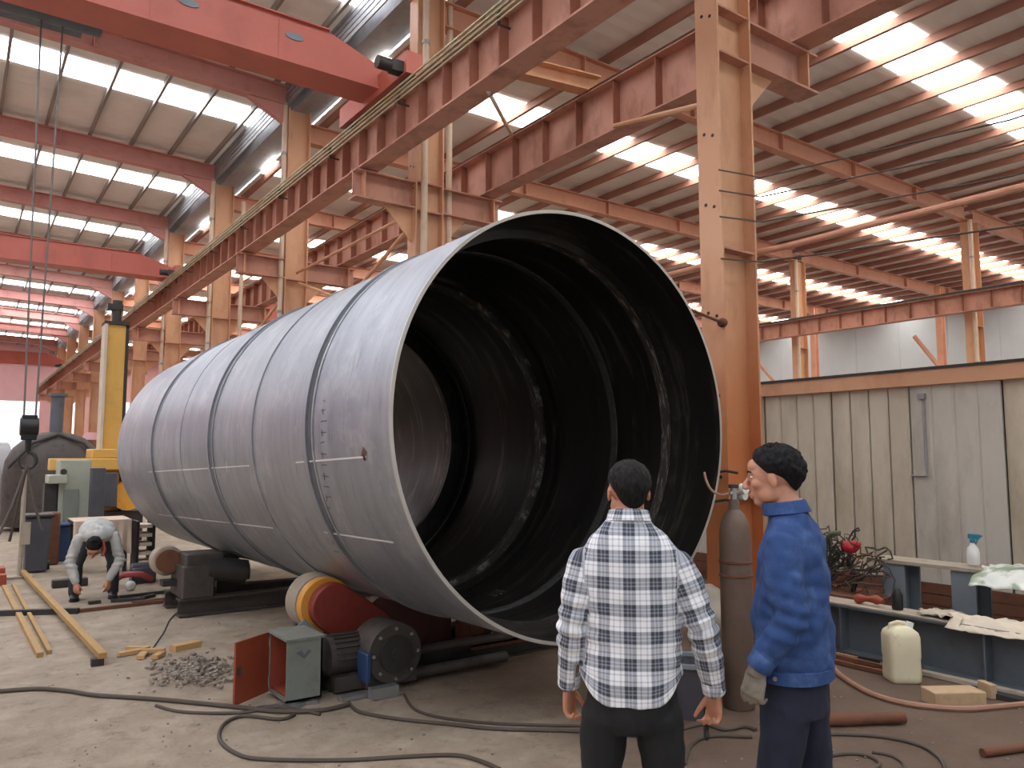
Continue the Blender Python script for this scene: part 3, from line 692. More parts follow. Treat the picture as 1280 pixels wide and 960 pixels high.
m = MB(); m.cyl((1.93, 9.1, .55), (2.1, 9.1, .5), .05, n=12); m.bx(1.86, 2.05, 8.9, 9.05, .3, .36); part('axle', m, M['dark'], ri)
wheel(ri, 2.62, .37, 9.3, 9.5, .19, M['darkgrease']); wheel(ri, 3.75, .33, 9.3, 9.5, .19, M['darkgrease'])
m = MB(); m.bx(2.5, 2.74, 9.24, 9.29, .1, .42); m.bx(2.5, 2.74, 9.51, 9.56, .1, .42); m.bx(2.5, 2.74, 9.24, 9.56, .08, .13); part('bearing_pedestal', m, M['darkgrease'], ri, smooth=False)
m = MB(); m.bx(3.63, 3.87, 9.24, 9.29, .1, .38); m.bx(3.63, 3.87, 9.51, 9.56, .1, .38); m.bx(3.63, 3.87, 9.24, 9.56, .08, .13); part('bearing_pedestal', m, M['darkgrease'], ri, smooth=False)
# ================================================================== CONTROL CABINET
cb = thing('control_cabinet', 'grey steel control box with its rust-red door hanging open', 'cabinet', (2.02, 5.42, 0))
x0, x1, y0, y1, z0, z1 = 1.89, 2.14, 5.23, 5.60, .03, .43
m = MB(); m.bx(x0, x1, y0, y0+.012, z0, z1); m.bx(x0, x1, y1-.012, y1, z0, z1); m.bx(x1-.012, x1, y0, y1, z0, z1); m.bx(x0, x1, y0, y1, z0, z0+.012); bd = part('body', m, M['grey'], cb, smooth=False)
m = MB(); m.bx(x0-.012, x1+.012, y0-.012, y1+.012, z1, z1+.014); part('lid', m, M['grey'], cb, smooth=False)
m = MB(); m.bx(x0+.02, x1-.02, y0+.012, y1-.012, z0+.02, z0+.03); m.bx(x1-.03, x1-.014, y0+.014, y1-.014, z0+.012, z1-.01); m.bx(x0+.01, x1-.02, y1-.03, y1-.014, z0+.012, z1-.01); part('inner_lining', m, M['redlead'], cb, smooth=False, label='red primed inside of the box')
dv = Vector((-.29, -.19, 0)); m = MB(); h0 = Vector((x0, y1, 0))
m.prof(h0+Vector((0, 0, .225)), h0+dv+Vector((0, 0, .225)), [(-.008, -.205), (.008, -.205), (.008, .205), (-.008, .205)]); dr = part('door', m, M['redlead'], cb, smooth=False, label='rust-red open door')
m = MB(); n_ = dv.normalized(); m.box(h0+dv*.93+Vector((0, 0, .24))+Vector((.012, -.018, 0)), (.02, .02, .05)); part('latch', m, M['dark'], dr)
for z in (.1, .36):
    m = MB(); m.cyl((x0, y1, z-.03), (x0, y1, z+.03), .012, n=8); part('hinge', m, M['steel'], dr)
m = MB(); c_ = Vector((2.01, y0-.003, .33))
m.add([c_+Vector((a, 0, b_)) for a, b_ in ((-.06, .02), (-.02, .03), (0, .0), (.03, .03), (.05, .02), (.0, -.03))], [(0, 1, 2, 5), (2, 3, 4, 5)]); part('faded_sticker', m, M['slate'], bd, smooth=False, label='faded dark sticker')
m = MB(); m.bar((1.72, 5.3, .012), (2.1, 5.2, .012), .03, .024); m.bar((1.95, 5.18, .012), (2.16, 5.32, .012), .03, .024); part('foot_bar', m, M['steel'], cb, smooth=False)

# ================================================================== FLOOR: CABLES, BARS, SCRAP
def smooth_path(pts, k=6):
    P = [Vector(p) for p in pts]; out = []
    for i in range(len(P)-1):
        p0 = P[max(i-1, 0)]; p1 = P[i]; p2 = P[i+1]; p3 = P[min(i+2, len(P)-1)]
        for j in range(k):
            t = j/k; out.append(.5*((2*p1)+(p2-p0)*t+(2*p0-5*p1+4*p2-p3)*t*t+(3*p1-p0-3*p2+p3)*t**3))
    return out+[P[-1]]
def floor_cable(px, r, label, mat='wire', cat='cable', extra=None, name='power_cable'):
    pts = [ground(x, y, r*.9) for x, y in px]
    if extra: pts += [Vector(e) for e in extra]
    b = MB(); b.tube(smooth_path(pts), r, 8); return solo(name, b, M[mat], label, cat)
floor_cable([(-60, 868), (0, 864), (50, 861), (88, 864), (120, 869), (195, 874), (290, 883), (345, 889), (400, 888), (438, 880)], .016, 'thick black cable crossing the left floor to the grey box')
floor_cable([(195, 882), (230, 890), (300, 891), (350, 884), (400, 893)], .011, 'thin cable lying in front of the red cabinet door')
floor_cable([(368, 893), (350, 899), (305, 895), (280, 905), (275, 925), (296, 942), (330, 949), (430, 950), (520, 945), (570, 944), (600, 951), (625, 962)], .012, 'looped black cable at the bottom left of centre')
floor_cable([(436, 878), (450, 890), (500, 899), (560, 905), (620, 911), (720, 914), (800, 920)], .012, 'black cable running right from the roller stand')
floor_cable([(505, 868), (525, 890), (600, 903), (720, 907), (820, 905)], .01, 'second thin cable behind the checked shirt')
floor_cable([(1036, 805), (1042, 835), (1075, 860), (1110, 874), (1150, 882), (1200, 886), (1240, 884), (1300, 878)], .02, 'pinkish rubber hose curving past the block', 'hose', 'hose', name='rubber_hose')
floor_cable([(1000, 918), (1060, 918), (1110, 922), (1150, 932), (1175, 948), (1182, 965)], .011, 'thin dark hose looping at the bottom right', 'wire', 'hose', name='rubber_hose')
floor_cable([(1030, 946), (1060, 942), (1085, 945), (1100, 955), (1080, 965), (1050, 962)], .01, 'dark coil of wire beside the blue trousers', 'wire', 'wire', name='wire_coil')
floor_cable([(1090, 940), (1115, 945), (1130, 956), (1128, 968)], .009, 'short curl of wire at the bottom edge', 'wire', 'wire', name='wire_coil')
floor_cable([(850, 912), (880, 905), (905, 912), (930, 908), (945, 912)], .012, 'dark hose between the two standing men', 'wire', 'hose', name='rubber_hose')
floor_cable([(855, 955), (865, 930), (890, 920), (940, 921)], .012, 'grey hose curving behind the glove', 'wire', 'hose', name='rubber_hose')
floor_cable([(222, 765), (212, 775), (205, 790), (198, 800), (190, 812), (185, 820)], .007, 'thin frayed wire trailing from the idler stand', 'wire', 'wire', name='wire_coil')
def bar_on_floor(p, q_, w_, h_, mat, label, name='steel_bar', z=0, box=False):
    a = ground(*p); c = ground(*q_); a.z = c.z = z+h_/2; b = MB(); b.bar(a, c, w_, h_); return solo(name, b, M[mat], label, 'bar', smooth=False)
bar_on_floor((5, 735), (50, 822), .05, .04, 'yellowsteel', 'ochre square bar, left one of the pair lying together')
bar_on_floor((16, 732), (62, 818), .035, .035, 'yellowsteel', 'thin ochre bar, right one of the pair lying together', z=.0)
bar_on_floor((28, 722), (128, 833), .06, .045, 'yellowsteel', 'long ochre bar ending near the scrap pile', z=.06)
bar_on_floor((-40, 771), (98, 767), .06, .058, 'dark', 'dark cross bar under the long ochre bars', z=0)
a = ground(122, 833); b = MB(); b.box((a.x+.0, a.y+.03, .03), (.09, .07, .058)); solo('support_block', b, M['dark'], 'small dark block under the bar end', 'block', smooth=False)
b = MB(); b.box(Vector((*ground(-6, 730).xy, .07)), (.22, .5, .14)); b.box(Vector((*ground(-4, 728).xy, .17)), (.16, .3, .06)); solo('red_support', b, M['redlead'], 'red steel support block at the left edge', 'block', bevel=.01)
# timber offcuts
for k, (x, y, a, L) in enumerate([(165, 818, .2, .22), (178, 822, 1.2, .16), (192, 816, -.4, .18), (172, 813, 2.4, .2), (198, 822, .9, .14)]):
    p = ground(x, y); b = MB(); b.box((p.x, p.y, .02), (L, .06, .03), Matrix.Rotation(a, 3, 'Z')); solo('timber_offcut', b, M['wood'], 'small pale timber offcut in the heap of scraps, %s from the left' % ['first', 'third', 'fourth', 'second', 'last'][k], 'offcut', smooth=False, group='timber scraps')
p = ground(232, 811); b = MB(); b.box((p.x, p.y, .025), (.24, .1, .05), Matrix.Rotation(.3, 3, 'Z')); solo('timber_offcut', b, M['wood'], 'lone pale timber offcut right of the scrap heap', 'offcut', smooth=False)
# gravel-like swarf heap
b = MB(); rr = random.Random(3)
for k in range(480):
    x = rr.gauss(243, 27); y = rr.gauss(841, 9); p = ground(x, y); s_ = rr.uniform(.008, .028)
    b.box((p.x, p.y, s_*.5+max(0, .05-abs(x-243)/900)*rr.random()), (s_*rr.uniform(.7, 2), s_, s_*rr.uniform(.5, 1)), Matrix.Rotation(rr.uniform(0, 6), 3, 'Z') @ Matrix.Rotation(rr.uniform(-.5, .5), 3, 'X'))
M['swarf'] = paint('swarf_chips', '#958a7e', .7, dirt='#4a413a', damt=.8, dscale=12)
solo('swarf_heap', b, M['swarf'], 'scattered heap of grey metal swarf and slag', 'debris', kind='stuff', smooth=False)
for k, (x, y, L, a, mt) in enumerate([(178, 745, .5, .15, 'dark'), (150, 760, .9, .05, 'rust'), (185, 748, .2, .7, 'dark'), (118, 755, .12, .2, 'dark'), (160, 752, .35, -.3, 'dark'), (200, 752, .6, .1, 'rust')]):
    p = ground(x, y); b = MB(); b.box((p.x, p.y, .02), (L, .05, .035), Matrix.Rotation(a, 3, 'Z')); solo('scrap_strip', b, M[mt], 'dark scrap steel strip on the floor, %s of those right of the stooping worker' % ['third', 'second', 'fourth', 'first', 'fifth', 'sixth'][k], 'scrap', smooth=False, group='scrap strips')
# small pebbles of dirt
b = MB()
for k in range(260):
    y = rr.uniform(770, 960); x = rr.uniform(0, 1280); p = ground(x, y); s_ = rr.uniform(.003, .011)
    b.box((p.x, p.y, s_*.4), (s_*rr.uniform(.7, 1.6), s_, s_*.8), Matrix.Rotation(rr.uniform(0, 6), 3, 'Z'))
solo('floor_grit', b, M['swarf'], 'grit and small slag crumbs strewn over the floor', 'grit', kind='stuff', smooth=False)

# ================================================================== RIGHT: CYLINDER, BEAMS, BENCH, CLUTTER
p = ground(924, 884); gx, gy = p.x, p.y
gc = thing('gas_cylinder', 'tall rusty brown gas cylinder behind the man in blue', 'gas cylinder', (gx, gy, 0))
m = MB(); r = .105; m.lathe((gx, gy, 0), [(0, 0), (r-.01, 0), (r, .015), (r, 1.12), (r*.97, 1.17), (r*.86, 1.23), (r*.62, 1.28), (r*.36, 1.31), (r*.33, 1.38), (0, 1.38)], 36); part('bottle', m, paint('gas_bottle', '#6b5a4e', .5, dirt='#4a3a30', damt=.5, dscale=4), gc)
for z in (.86, .95):
    m = MB(); m.lathe((gx, gy, z), [(r, 0), (r+.007, .004), (r+.007, .016), (r, .02)], 36, close=True); part('band', m, M['rust'], gc)
m = MB(); m.cyl((gx, gy, 1.38), (gx, gy, 1.46), .022, n=12); m.cyl((gx-.05, gy, 1.42), (gx+.06, gy, 1.42), .014, n=10); v_ = part('valve', m, M['steel'], gc)
m = MB(); m.cyl((gx, gy, 1.455), (gx, gy, 1.48), .035, n=12); part('valve_knob', m, M['dark'], v_)
m = MB(); m.cyl((gx+.07, gy-.05, 1.45), (gx+.07, gy-.01, 1.45), .035, n=18); m.cyl((gx+.10, gy-.02, 1.40), (gx+.10, gy+.03, 1.40), .03, n=14); part('regulator_gauge', m, M['white'], v_)
m = MB(); m.tube(smooth_path([(gx-.05, gy, 1.42), (gx-.09, gy+.04, 1.41), (gx-.12, gy+.09, 1.44), (gx-.135, gy+.12, 1.5), (gx-.11, gy+.16, 1.56)]), .009, 8); part('gas_hose', m, M['hose'], gc)
# big I-beam lying along the wall
pA = ground(1036, 833); XB = 6.38
ib = thing('steel_beam', 'dark grey painted I-beam lying on the floor before the wall', 'beam', (XB, 2.5, 0))
m = MB(); m.ibeam((XB, 5.3, .2), (XB, .4, .2), .26, .40, .018, .014); part('beam', m, M['slate'], ib, smooth=False)
m = MB(); m.bx(-.125, .125, -.007, .007, .02, .38); me = m.mesh('stiffener', smooth=False); me.materials.append(M['slate'])
for y in (1.6, 2.75, 3.9): inst('stiffener', me, ib, (XB, y, 0))
m = MB(); m.bar((XB, 5.3, .407), (XB, .4, .407), .25, .012); part('dusty_top', m, M['rubber'], ib, smooth=False, label='dust covered top flange')
# low bench of H-stubs with a plank plate
bn = thing('steel_bench', 'low grey steel bench with short H-legs against the wall', 'bench', (7.2, 3.2, 0))
XN = 7.15
m = MB(); m.bx(XN-.16, XN+.16, .6, 4.05, .70, .73); part('bench_top', m, M['rubber'], bn, smooth=False, label='thin dusty plate top')
for k, y in enumerate((3.82, 3.22, 2.55, 1.7, .9)):
    m = MB(); m.ibeam((XN, y, 0), (XN, y, .70), .2, .28, .02, .014, up=(1, 0, 0)); part('leg', m, M['slate2'], bn, smooth=False)
m = MB(); m.bx(XN-.17, XN+.17, .6, 2.66, .36, .69); part('side_channel', m, M['slate'], bn, smooth=False)
# plastic sheet over the bench end
def crumple(name, x0, x1, y0, y1, z, amp, seed, mat, label, cat, drop=0, nx=26, ny=30, thick=.004):
    m = MB(); vs = []; rr_ = Vector((seed*1.7, seed*.3, 0))
    for i in range(nx+1):
        for j in range(ny+1):
            u = i/nx; v = j/ny; x = x0+(x1-x0)*u; y = y0+(y1-y0)*v
            n1 = noise.noise(Vector((x*6, y*6, 0))+rr_); n2 = noise.noise(Vector((x*16, y*16, 3))+rr_)
            e = min(u, 1-u, v, 1-v); x += .06*noise.noise(Vector((y*7, 1, 0))+rr_)*(1 if e < .1 else .3); y += .08*noise.noise(Vector((x*8, 2, 0))+rr_)*(1 if e < .1 else .3)
            zz = z+.01+amp*abs(n1)+amp*.45*abs(n2)
            if drop and u < .35: zz -= drop*((.35-u)/.35)**1.3
            vs.append((x, y, zz))
    k = ny+1; m.add(vs, [(i*k+j, (i+1)*k+j, (i+1)*k+j+1, i*k+j+1) for i in range(nx) for j in range(ny)])
    o = solo(name, m, mat, label, cat, ang=60); md = o.modifiers.new('solid', 'SOLIDIFY'); md.thickness = thick; return o
q = N('printed_plastic_sheet'); nz = q.ramp(q.noise(5, 3, .5), .52, .6); a = q.mix(nz, lin('#d6dad4'), lin('#8fa08c')); M['psheet'] = q.done(a, .3)
crumple('plastic_sheet', XN-.42, XN+.22, 2.1, 3.05, .735, .05, 3, M['psheet'], 'crumpled white and green plastic sheet on the bench', 'sheet', drop=.12)
crumple('rag', XB-.16, XB+.16, 2.25, 3.05, .415, .05, 8, M['cloth'], 'dirty white rags spread on the grey I-beam', 'cloth', drop=.06)
crumple('rag', XB-.12, XB+.14, 3.02, 3.28, .415, .06, 5, M['sack'], 'grey brown rag left of the white ones on the beam', 'cloth')
# spray bottle
p = at_x(1217, 703, XN+.02); p.z = .745
sb = thing('spray_bottle', 'white spray bottle with teal head on the bench', 'bottle', p)
m = MB(); m.lathe(p, [(0, 0), (.045, 0), (.05, .01), (.05, .10), (.042, .14), (.02, .17), (.016, .19), (0, .19)], 24); part('bottle_body', m, M['white'], sb)
m = MB(); m.cyl(p+Vector((0, 0, .185)), p+Vector((0, 0, .215)), .022, n=14); m.box(p+Vector((-.0, -.012, .24)), (.035, .09, .045)); m.box(p+Vector((0, -.065, .247)), (.02, .03, .02)); m.box(p+Vector((0, -.035, .2)), (.012, .012, .06), Matrix.Rotation(.4, 3, 'X')); part('spray_head', m, M['teal'], sb, bevel=.006, label='teal trigger head')
# jerrycan
p = ground(1128, 851); jc = thing('jerrycan', 'yellow-stained white plastic jerrycan on the floor', 'jerrycan', (p.x, p.y, 0))
ja = math.radians(-38); Rj = Matrix.Rotation(ja, 3, 'Z')
def rrect(w_, d, r, n=4):
    out = []
    for cx_, cy_, a0 in ((w_-r, d-r, 0), (-w_+r, d-r, PI/2), (-w_+r, -d+r, PI), (w_-r, -d+r, 1.5*PI)):
        for i in range(n+1): a = a0+PI/2*i/n; out.append((cx_+r*math.cos(a), cy_+r*math.sin(a)))
    return out
m = MB(); vs = []; fs = []; rings = [(.10, .088, 0), (.112, .098, .012), (.114, .1, .05), (.110, .096, .17), (.114, .1, .19), (.114, .1, .33), (.104, .092, .365), (.07, .07, .395), (.035, .05, .408)]
for w_, d, z in rings:
    for x, y in rrect(w_, d, min(.035, w_*.6, d*.6)): vs.append(Vector((p.x, p.y, z))+Rj @ Vector((x, y, 0)))
nn = 20
for i in range(len(rings)-1):
    for j in range(nn): fs.append((i*nn+j, i*nn+(j+1) % nn, (i+1)*nn+(j+1) % nn, (i+1)*nn+j))
fs += [tuple(range(nn))[::-1], tuple((len(rings)-1)*nn+j for j in range(nn))]; m.add(vs, fs); part('can_body', m, M['jug'], jc, ang=50)
m = MB(); c_ = Vector((p.x, p.y, 0)); m.cyl(c_+Rj @ Vector((.06, 0, .375)), c_+Rj @ Vector((.075, 0, .43)), .028, n=16); part('cap', m, M['white'], jc)
m = MB(); m.tube([c_+Rj @ Vector(v) for v in ((-.085, 0, .365), (-.075, 0, .415), (-.02, 0, .432), (.03, 0, .425), (.045, 0, .395))], .013, 8); part('handle', m, M['jug'], jc)
# block and its chip
p = ground(1192, 880); b = MB(); b.box((p.x, p.y, .05), (.36, .17, .10), Matrix.Rotation(-.55, 3, 'Z')); solo('pale_block', b, M['brick'], 'pale brick-like block on the ground by the hose', 'block', bevel=.008)
p = ground(1232, 872); b = MB(); b.box((p.x+.03, p.y, .05), (.05, .13, .1), Matrix.Rotation(-.5, 3, 'Z')); solo('pale_block', b, M['brick'], 'thin slice of block at the right end of the pale block', 'block', bevel=.006)
# loose pipe and rod
a = ground(1010, 900, .04); c = ground(1130, 897, .04); b = MB(); b.cyl(a, c, .035, n=18); b.cyl(a+(c-a)*.0, a+(c-a)*.55, .042, n=18); solo('loose_pipe', b, M['rust'], 'short rusty pipe lying behind the blue trousers', 'pipe')
a = ground(1228, 941, .025); c = ground(1310, 930, .025); b = MB(); b.cyl(a, c, .024, n=14); solo('loose_pipe', b, M['rust'], 'rusty rod at the bottom right corner', 'pipe')
# stacked rods and thin sections at the beam foot
for k in range(7):
    a = Vector((6.02-.05*(k % 4), 5.2-.1*k, .02+.03*(k//4))); c = Vector((6.05-.055*(k % 4), 3.3+.15*(k % 3), .02+.03*(k//4))); b = MB(); b.bar(a, c, .03, .03)
    solo('scrap_bar', b, M[['rust', 'dark', 'hose'][k % 3]], 'rusty thin bar in the bundle behind the jerrycan, %s in the bundle' % ORD[k], 'bar', smooth=False, group='bundle of thin bars')
b = MB(); b.bar((6.14, 3.2, .02), (6.14, .6, .02), .07, .03); solo('flat_bar', b, M['rubber'], 'pale flat bar along the foot of the grey I-beam', 'bar', smooth=False)
b = MB(); b.bar((5.98, 2.75, .02), (6.0, 1.2, .02), .09, .035); solo('flat_bar', b, M['dark'], 'dark flat bar right of the pale block', 'bar', smooth=False)
# tangle of wires with red hand lamp
tw = thing('wire_tangle', 'tangled heap of dark welding wires against the wall', 'wires', (7.1, 5.0, 0), kind=None)
rr = random.Random(11); base = at_x(1062, 745, 6.9)
for k in range(30):
    pts = []; c_ = Vector((6.9+rr.uniform(-.1, .2), base.y+rr.uniform(-.3, .4), rr.uniform(.42, .8))); rx = rr.uniform(.06, .2); rz = rr.uniform(.06, .2); a0 = rr.uniform(0, 6); tl = rr.uniform(-.4, .4)
    for i in range(22):
        a = a0+i*.33; pts.append(c_+Vector((tl*math.sin(a)*.2+rr.uniform(-.02, .02), rx*math.cos(a*(1+.07*(k%4)))+rr.uniform(-.03, .03), rz*math.sin(a)+rr.uniform(-.03, .03))))
    for p_ in pts: p_.z = max(p_.z, .02)
    m = MB(); m.tube(pts, rr.uniform(.004, .009), 6); part('wire', m, M[rr.choice(['wire', 'wire', 'black', 'rust'])], tw)
m = MB(); m.box((6.95, base.y+.1, .2), (.5, .9, .4)); part('tool_crate', m, M['rust'], tw, bevel=.01, label='rusty crate under the wires')
p = at_x(1062, 684, 6.95)
rd = thing('red_clamp', 'bright red plastic tool head above the wire tangle', 'tool', p)
m = MB(); m.ell(p, (.07, .085, .06), 18, 12); m.ell(p+Vector((0, -.06, .035)), (.045, .055, .035), 14, 10); m.box(p+Vector((0, .05, .03)), (.05, .06, .04), Matrix.Rotation(.5, 3, 'X')); part('red_head', m, M['redplastic'], rd)
m = MB(); m.tube(smooth_path([p+Vector((0, 0, -.04)), p+Vector((.02, .02, -.15)), p+Vector((0, -.05, -.28)), p+Vector((0, 0, -.45))]), .022, 8); part('handle', m, M['black'], rd)
p = at_x(1038, 668, 6.9); b = MB(); b.tube(smooth_path([p+Vector((0, -.1, .02)), p, p+Vector((.05, .08, -.12)), p+Vector((.05, .1, -.3)), p+Vector((0, .1, -.5))]), .024, 8); solo('green_lever', b, paint('green_paint', '#56664e', .6), 'dark green lever beside the blue shoulder', 'tool')
# orange torch and black cup on the beam
p = at_x(1105, 765, XB); p.z = .42; b = MB(); b.tube(smooth_path([p+Vector((0, .25, .03)), p+Vector((0, .1, .05)), p+Vector((0, 0, .04))]), [.03+.012*math.sin(i) for i in range(13)], 10); solo('torch_handle', b, M['redlead'], 'orange torch handle lying on the beam', 'tool')
p = at_x(1122, 760, XB); p.z = .415; b = MB(); b.lathe(p, [(0, 0), (.04, 0), (.045, .02), (.045, .12), (.03, .15), (.02, .17), (0, .17)], 18); solo('black_cup', b, M['black'], 'small black bottle on the beam above the jerrycan', 'bottle')
# sack and dark bin between the men, bits behind
def lump(name, c_, r_, seed, mat, label, cat, amp=.18):
    m = MB(); m.ell(c_, r_, 28, 18); sd = Vector((seed, 0, 0)); m.v = [tuple(Vector(c_)+(Vector(v)-Vector(c_))*(1+amp*noise.noise(Vector(v)*5+sd)+amp*.4*noise.noise(Vector(v)*14+sd))) for v in m.v]
    m.v = [(x, y, max(z, .0)) for x, y, z in m.v]; return solo(name, m, mat, label, cat, ang=80)
p = ground(890, 800); lump('sack', (p.x, p.y, .24), (.22, .2, .25), 2, M['sack'], 'pale dusty sack behind the checked sleeve', 'sack')
p = ground(842, 770); b = MB(); b.bx(p.x-.5, p.x+.8, p.y-.1, p.y+.1, 0, .1); solo('timber_beam', b, M['rust'], 'rusty low sill under the column foot', 'sill', smooth=False)
p = ground(864, 893); bb = thing('plastic_crate', 'dark grey plastic bin beside the checked shirt', 'bin', (p.x, p.y, 0))
m = MB(); m.lathe((p.x, p.y, 0), [(0, 0), (.13, 0), (.16, .3), (.17, .33), (.155, .33), (.15, .3), (.12, .02), (0, .02)], 28); part('bin_body', m, M['plasticdk'], bb)
m = MB(); m.lathe((p.x, p.y, .33), [(.15, 0), (.185, 0), (.185, .025), (.15, .025)], 28, close=True); part('bin_rim', m, M['slate2'], bb)
lump('rubble', (p.x+.35, p.y+.4, .05), (.3, .2, .09), 6, M['sack'], 'grey rubble on the floor behind the gas cylinder', 'rubble', .35)

# ================================================================== LEFT BACKGROUND
# welding manipulator: mast, boom, carriage
mp = thing('welding_column', 'tall yellow welding manipulator mast left of the cylinder', 'machine', (2.5, 17.2, 0))
a = at_y(135, 405, 17.0); c = at_y(158, 405, 17.0)
m = MB(); m.bx(a.x, c.x, 17.0, 17.35, .6, a.z); part('mast', m, M['yellow'], mp, smooth=False, bevel=.01)
m = MB(); m.bx(a.x-.05, a.x+.0, 16.95, 17.4, .6, a.z+.02); part('guide_rail', m, M['cloth'], mp, smooth=False)
m = MB(); m.bx(c.x, c.x+.06, 17.0, 17.4, .6, a.z); part('side_rail', m, M['dark'], mp, smooth=False)
m = MB(); m.bx(a.x-.06, c.x+.06, 16.95, 17.4, a.z, a.z+.06); m.cyl(((a.x+c.x)/2, 17.1, a.z+.05), ((a.x+c.x)/2, 17.1, a.z+.5), .09, n=14); m.bx((a.x+c.x)/2-.18, (a.x+c.x)/2+.1, 17.0, 17.2, a.z+.3, a.z+.42); part('top_motor', m, M['dark'], mp)
m = MB(); m.bx(a.x-.9, c.x+.4, 16.6, 17.0, 1.40, 1.62); part('boom', m, M['yellow'], mp, smooth=False, bevel=.02)
m = MB(); m.bx(a.x-.2, c.x+.3, 16.7, 17.6, 1.62, 1.8); part('carriage', m, M['yellow'], mp, bevel=.02)
m = MB(); m.bx(a.x-.3, c.x+.4, 16.7, 17.8, 0, .6); part('base_frame', m, M['dark'], mp, smooth=False)
m = MB(); m.cyl((c.x+.1, 16.6, .9), (c.x+.1, 17.0, .9), .28, n=20); part('wire_spool', m, M['yelloworange'], mp)
m = MB(); m.bx(c.x-.4, c.x-.1, 16.5, 16.8, .7, 1.35); part('wire_feeder', m, M['plasticdk'], mp, bevel=.02)
# pale green machine
gm = thing('machine_tool', 'pale green machine cabinet beside the yellow mast', 'machine', (1.7, 15.4, 0))
def P3(x, y, Y): return at_y(x, y, Y)
a = P3(75, 575, 15.2); c = P3(112, 640, 15.2)
m = MB(); m.bx(a.x, c.x, 15.2, 15.8, .45, a.z); bd = part('cabinet', m, M['palegreen'], gm, bevel=.02, smooth=False)
m = MB(); m.bx(a.x+.08, a.x+.3, 15.17, 15.21, .55, 1.1); part('door', m, M['grey'], gm, smooth=False)
a2 = P3(60, 597, 15.1); m = MB(); m.bx(a2.x, a.x+.1, 15.0, 15.6, a2.z-.1, a2.z+.04); part('side_arm', m, M['palegreen'], gm, bevel=.01)
m = MB(); m.cyl((a.x+.06, 15.14, a.z-.2), (a.x+.06, 15.2, a.z-.2), .05, n=14); part('dial', m, M['dark'], gm)
m = MB(); m.bx(a.x-.25, c.x+.3, 15.1, 15.9, 0, .45); part('plinth', m, M['slate'], gm, smooth=False)
m = MB(); m.bx(a.x-.2, a.x-.02, 15.2, 15.5, .45, a2.z-.1); part('side_panel', m, M['dark'], gm, smooth=False)
a3 = P3(115, 585, 15.0); c3 = P3(130, 640, 15.0); m = MB(); m.bx(a3.x, c3.x, 15.0, 15.3, .5, a3.z); part('control_pendant', m, M['plasticdk'], gm, bevel=.01)
# domed vessel in the distance
vs_ = thing('domed_vessel', 'dark domed steel vessel in the distance at left', 'vessel', (1.9, 21, 0))
cx_ = P3(68, 580, 21); m = MB(); m.lathe((cx_.x, 21, 0), [(0, .1), (1.0, .1), (1.02, 1.2), (.98, 1.55), (.84, 1.85), (.6, 2.08), (.3, 2.2), (.13, 2.22), (.13, 2.9), (0, 2.9)], 32); part('vessel_shell', m, M['darkgrease'], vs_)
m = MB(); m.cyl((cx_.x, 21, 2.2), (cx_.x, 21, 3.1), .14, n=16); m.cyl((cx_.x, 21, 3.05), (cx_.x, 21, 3.12), .2, n=16); part('neck_pipe', m, M['slate'], vs_)
for s in (-1, 1):
    m = MB(); m.tube([(cx_.x, 20.4, 2.15), (cx_.x+s*.5, 20.3, 1.95), (cx_.x+s*.95, 20.3, 1.4)], .035, 8); part('rib', m, M['dark'], vs_)
# wheelie bin
p = ground(45, 717); bn_ = thing('wheelie_bin', 'charcoal plastic bin with lid at the far left', 'bin', (p.x, p.y, 0))
m = MB(); vs = []
for z, k in ((.02, .8), (.78, 1.0)):
    for x, y in ((-.17, -.2), (.17, -.2), (.17, .2), (-.17, .2)): vs.append((p.x+x*k, p.y+.2+y*k, z))
m.add(vs, [(0, 1, 2, 3)[::-1], (4, 5, 6, 7), (0, 1, 5, 4), (1, 2, 6, 5), (2, 3, 7, 6), (3, 0, 4, 7)]); part('bin_body', m, M['plasticdk'], bn_, bevel=.02)
m = MB(); m.box((p.x, p.y+.2, .81), (.4, .46, .05)); m.box((p.x, p.y+.43, .8), (.3, .06, .06)); part('lid', m, M['dark'], bn_, bevel=.02)
for s in (-1, 1):
    m = MB(); m.cyl((p.x+s*.15, p.y+.36, .07), (p.x+s*.19, p.y+.36, .07), .07, n=14); part('wheel', m, M['black'], bn_)
p = ground(62, 712); b = MB(); b.bx(p.x-.08, p.x+.16, p.y+.5, p.y+.8, 0, .8); solo('rust_drum', b, M['rust'], 'rusty brown box standing behind the charcoal bin', 'box', bevel=.03)
p = ground(81, 702); b = MB(); b.bx(p.x-.15, p.x+.3, p.y, p.y+.4, 0, .55); b.bx(p.x-.18, p.x+.33, p.y-.03, p.y+.43, .55, .6); solo('blue_crate', b, M['blue'], 'dark blue crate left of the draped table', 'crate', bevel=.02)
# draped table behind the stooping worker
a = P3(92, 648, 12.6); c = P3(165, 640, 12.6); tb = thing('work_table', 'low work table draped with a beige cloth behind the stooping worker', 'table', ((a.x+c.x)/2, 12.9, 0))
m = MB(); m.bx(a.x, c.x, 12.6, 13.3, .70, .74); part('table_top', m, M['dark'], tb, smooth=False)
m = MB(); n = 30; vs = []
for i in range(n+1):
    x = a.x+(c.x-a.x)*i/n
    for j in range(6): f = j/5; vs.append((x, 12.58-.03*math.sin(i*1.3)*f-.02*f, .75-.45*f*(1+.1*math.sin(i*.7))))
for i in range(n+1): vs.append((a.x+(c.x-a.x)*i/n, 13.3, .755))
fs = [(i*6+j, (i+1)*6+j, (i+1)*6+j+1, i*6+j+1) for i in range(n) for j in range(5)]+[((n+1)*6+i, (n+1)*6+i+1, (i+1)*6, i*6) for i in range(n)]
m.add(vs, fs); o = part('cloth', m, paint('beige_cloth', '#cdb9a6', .9), tb); o.modifiers.new('s', 'SOLIDIFY').thickness = .006
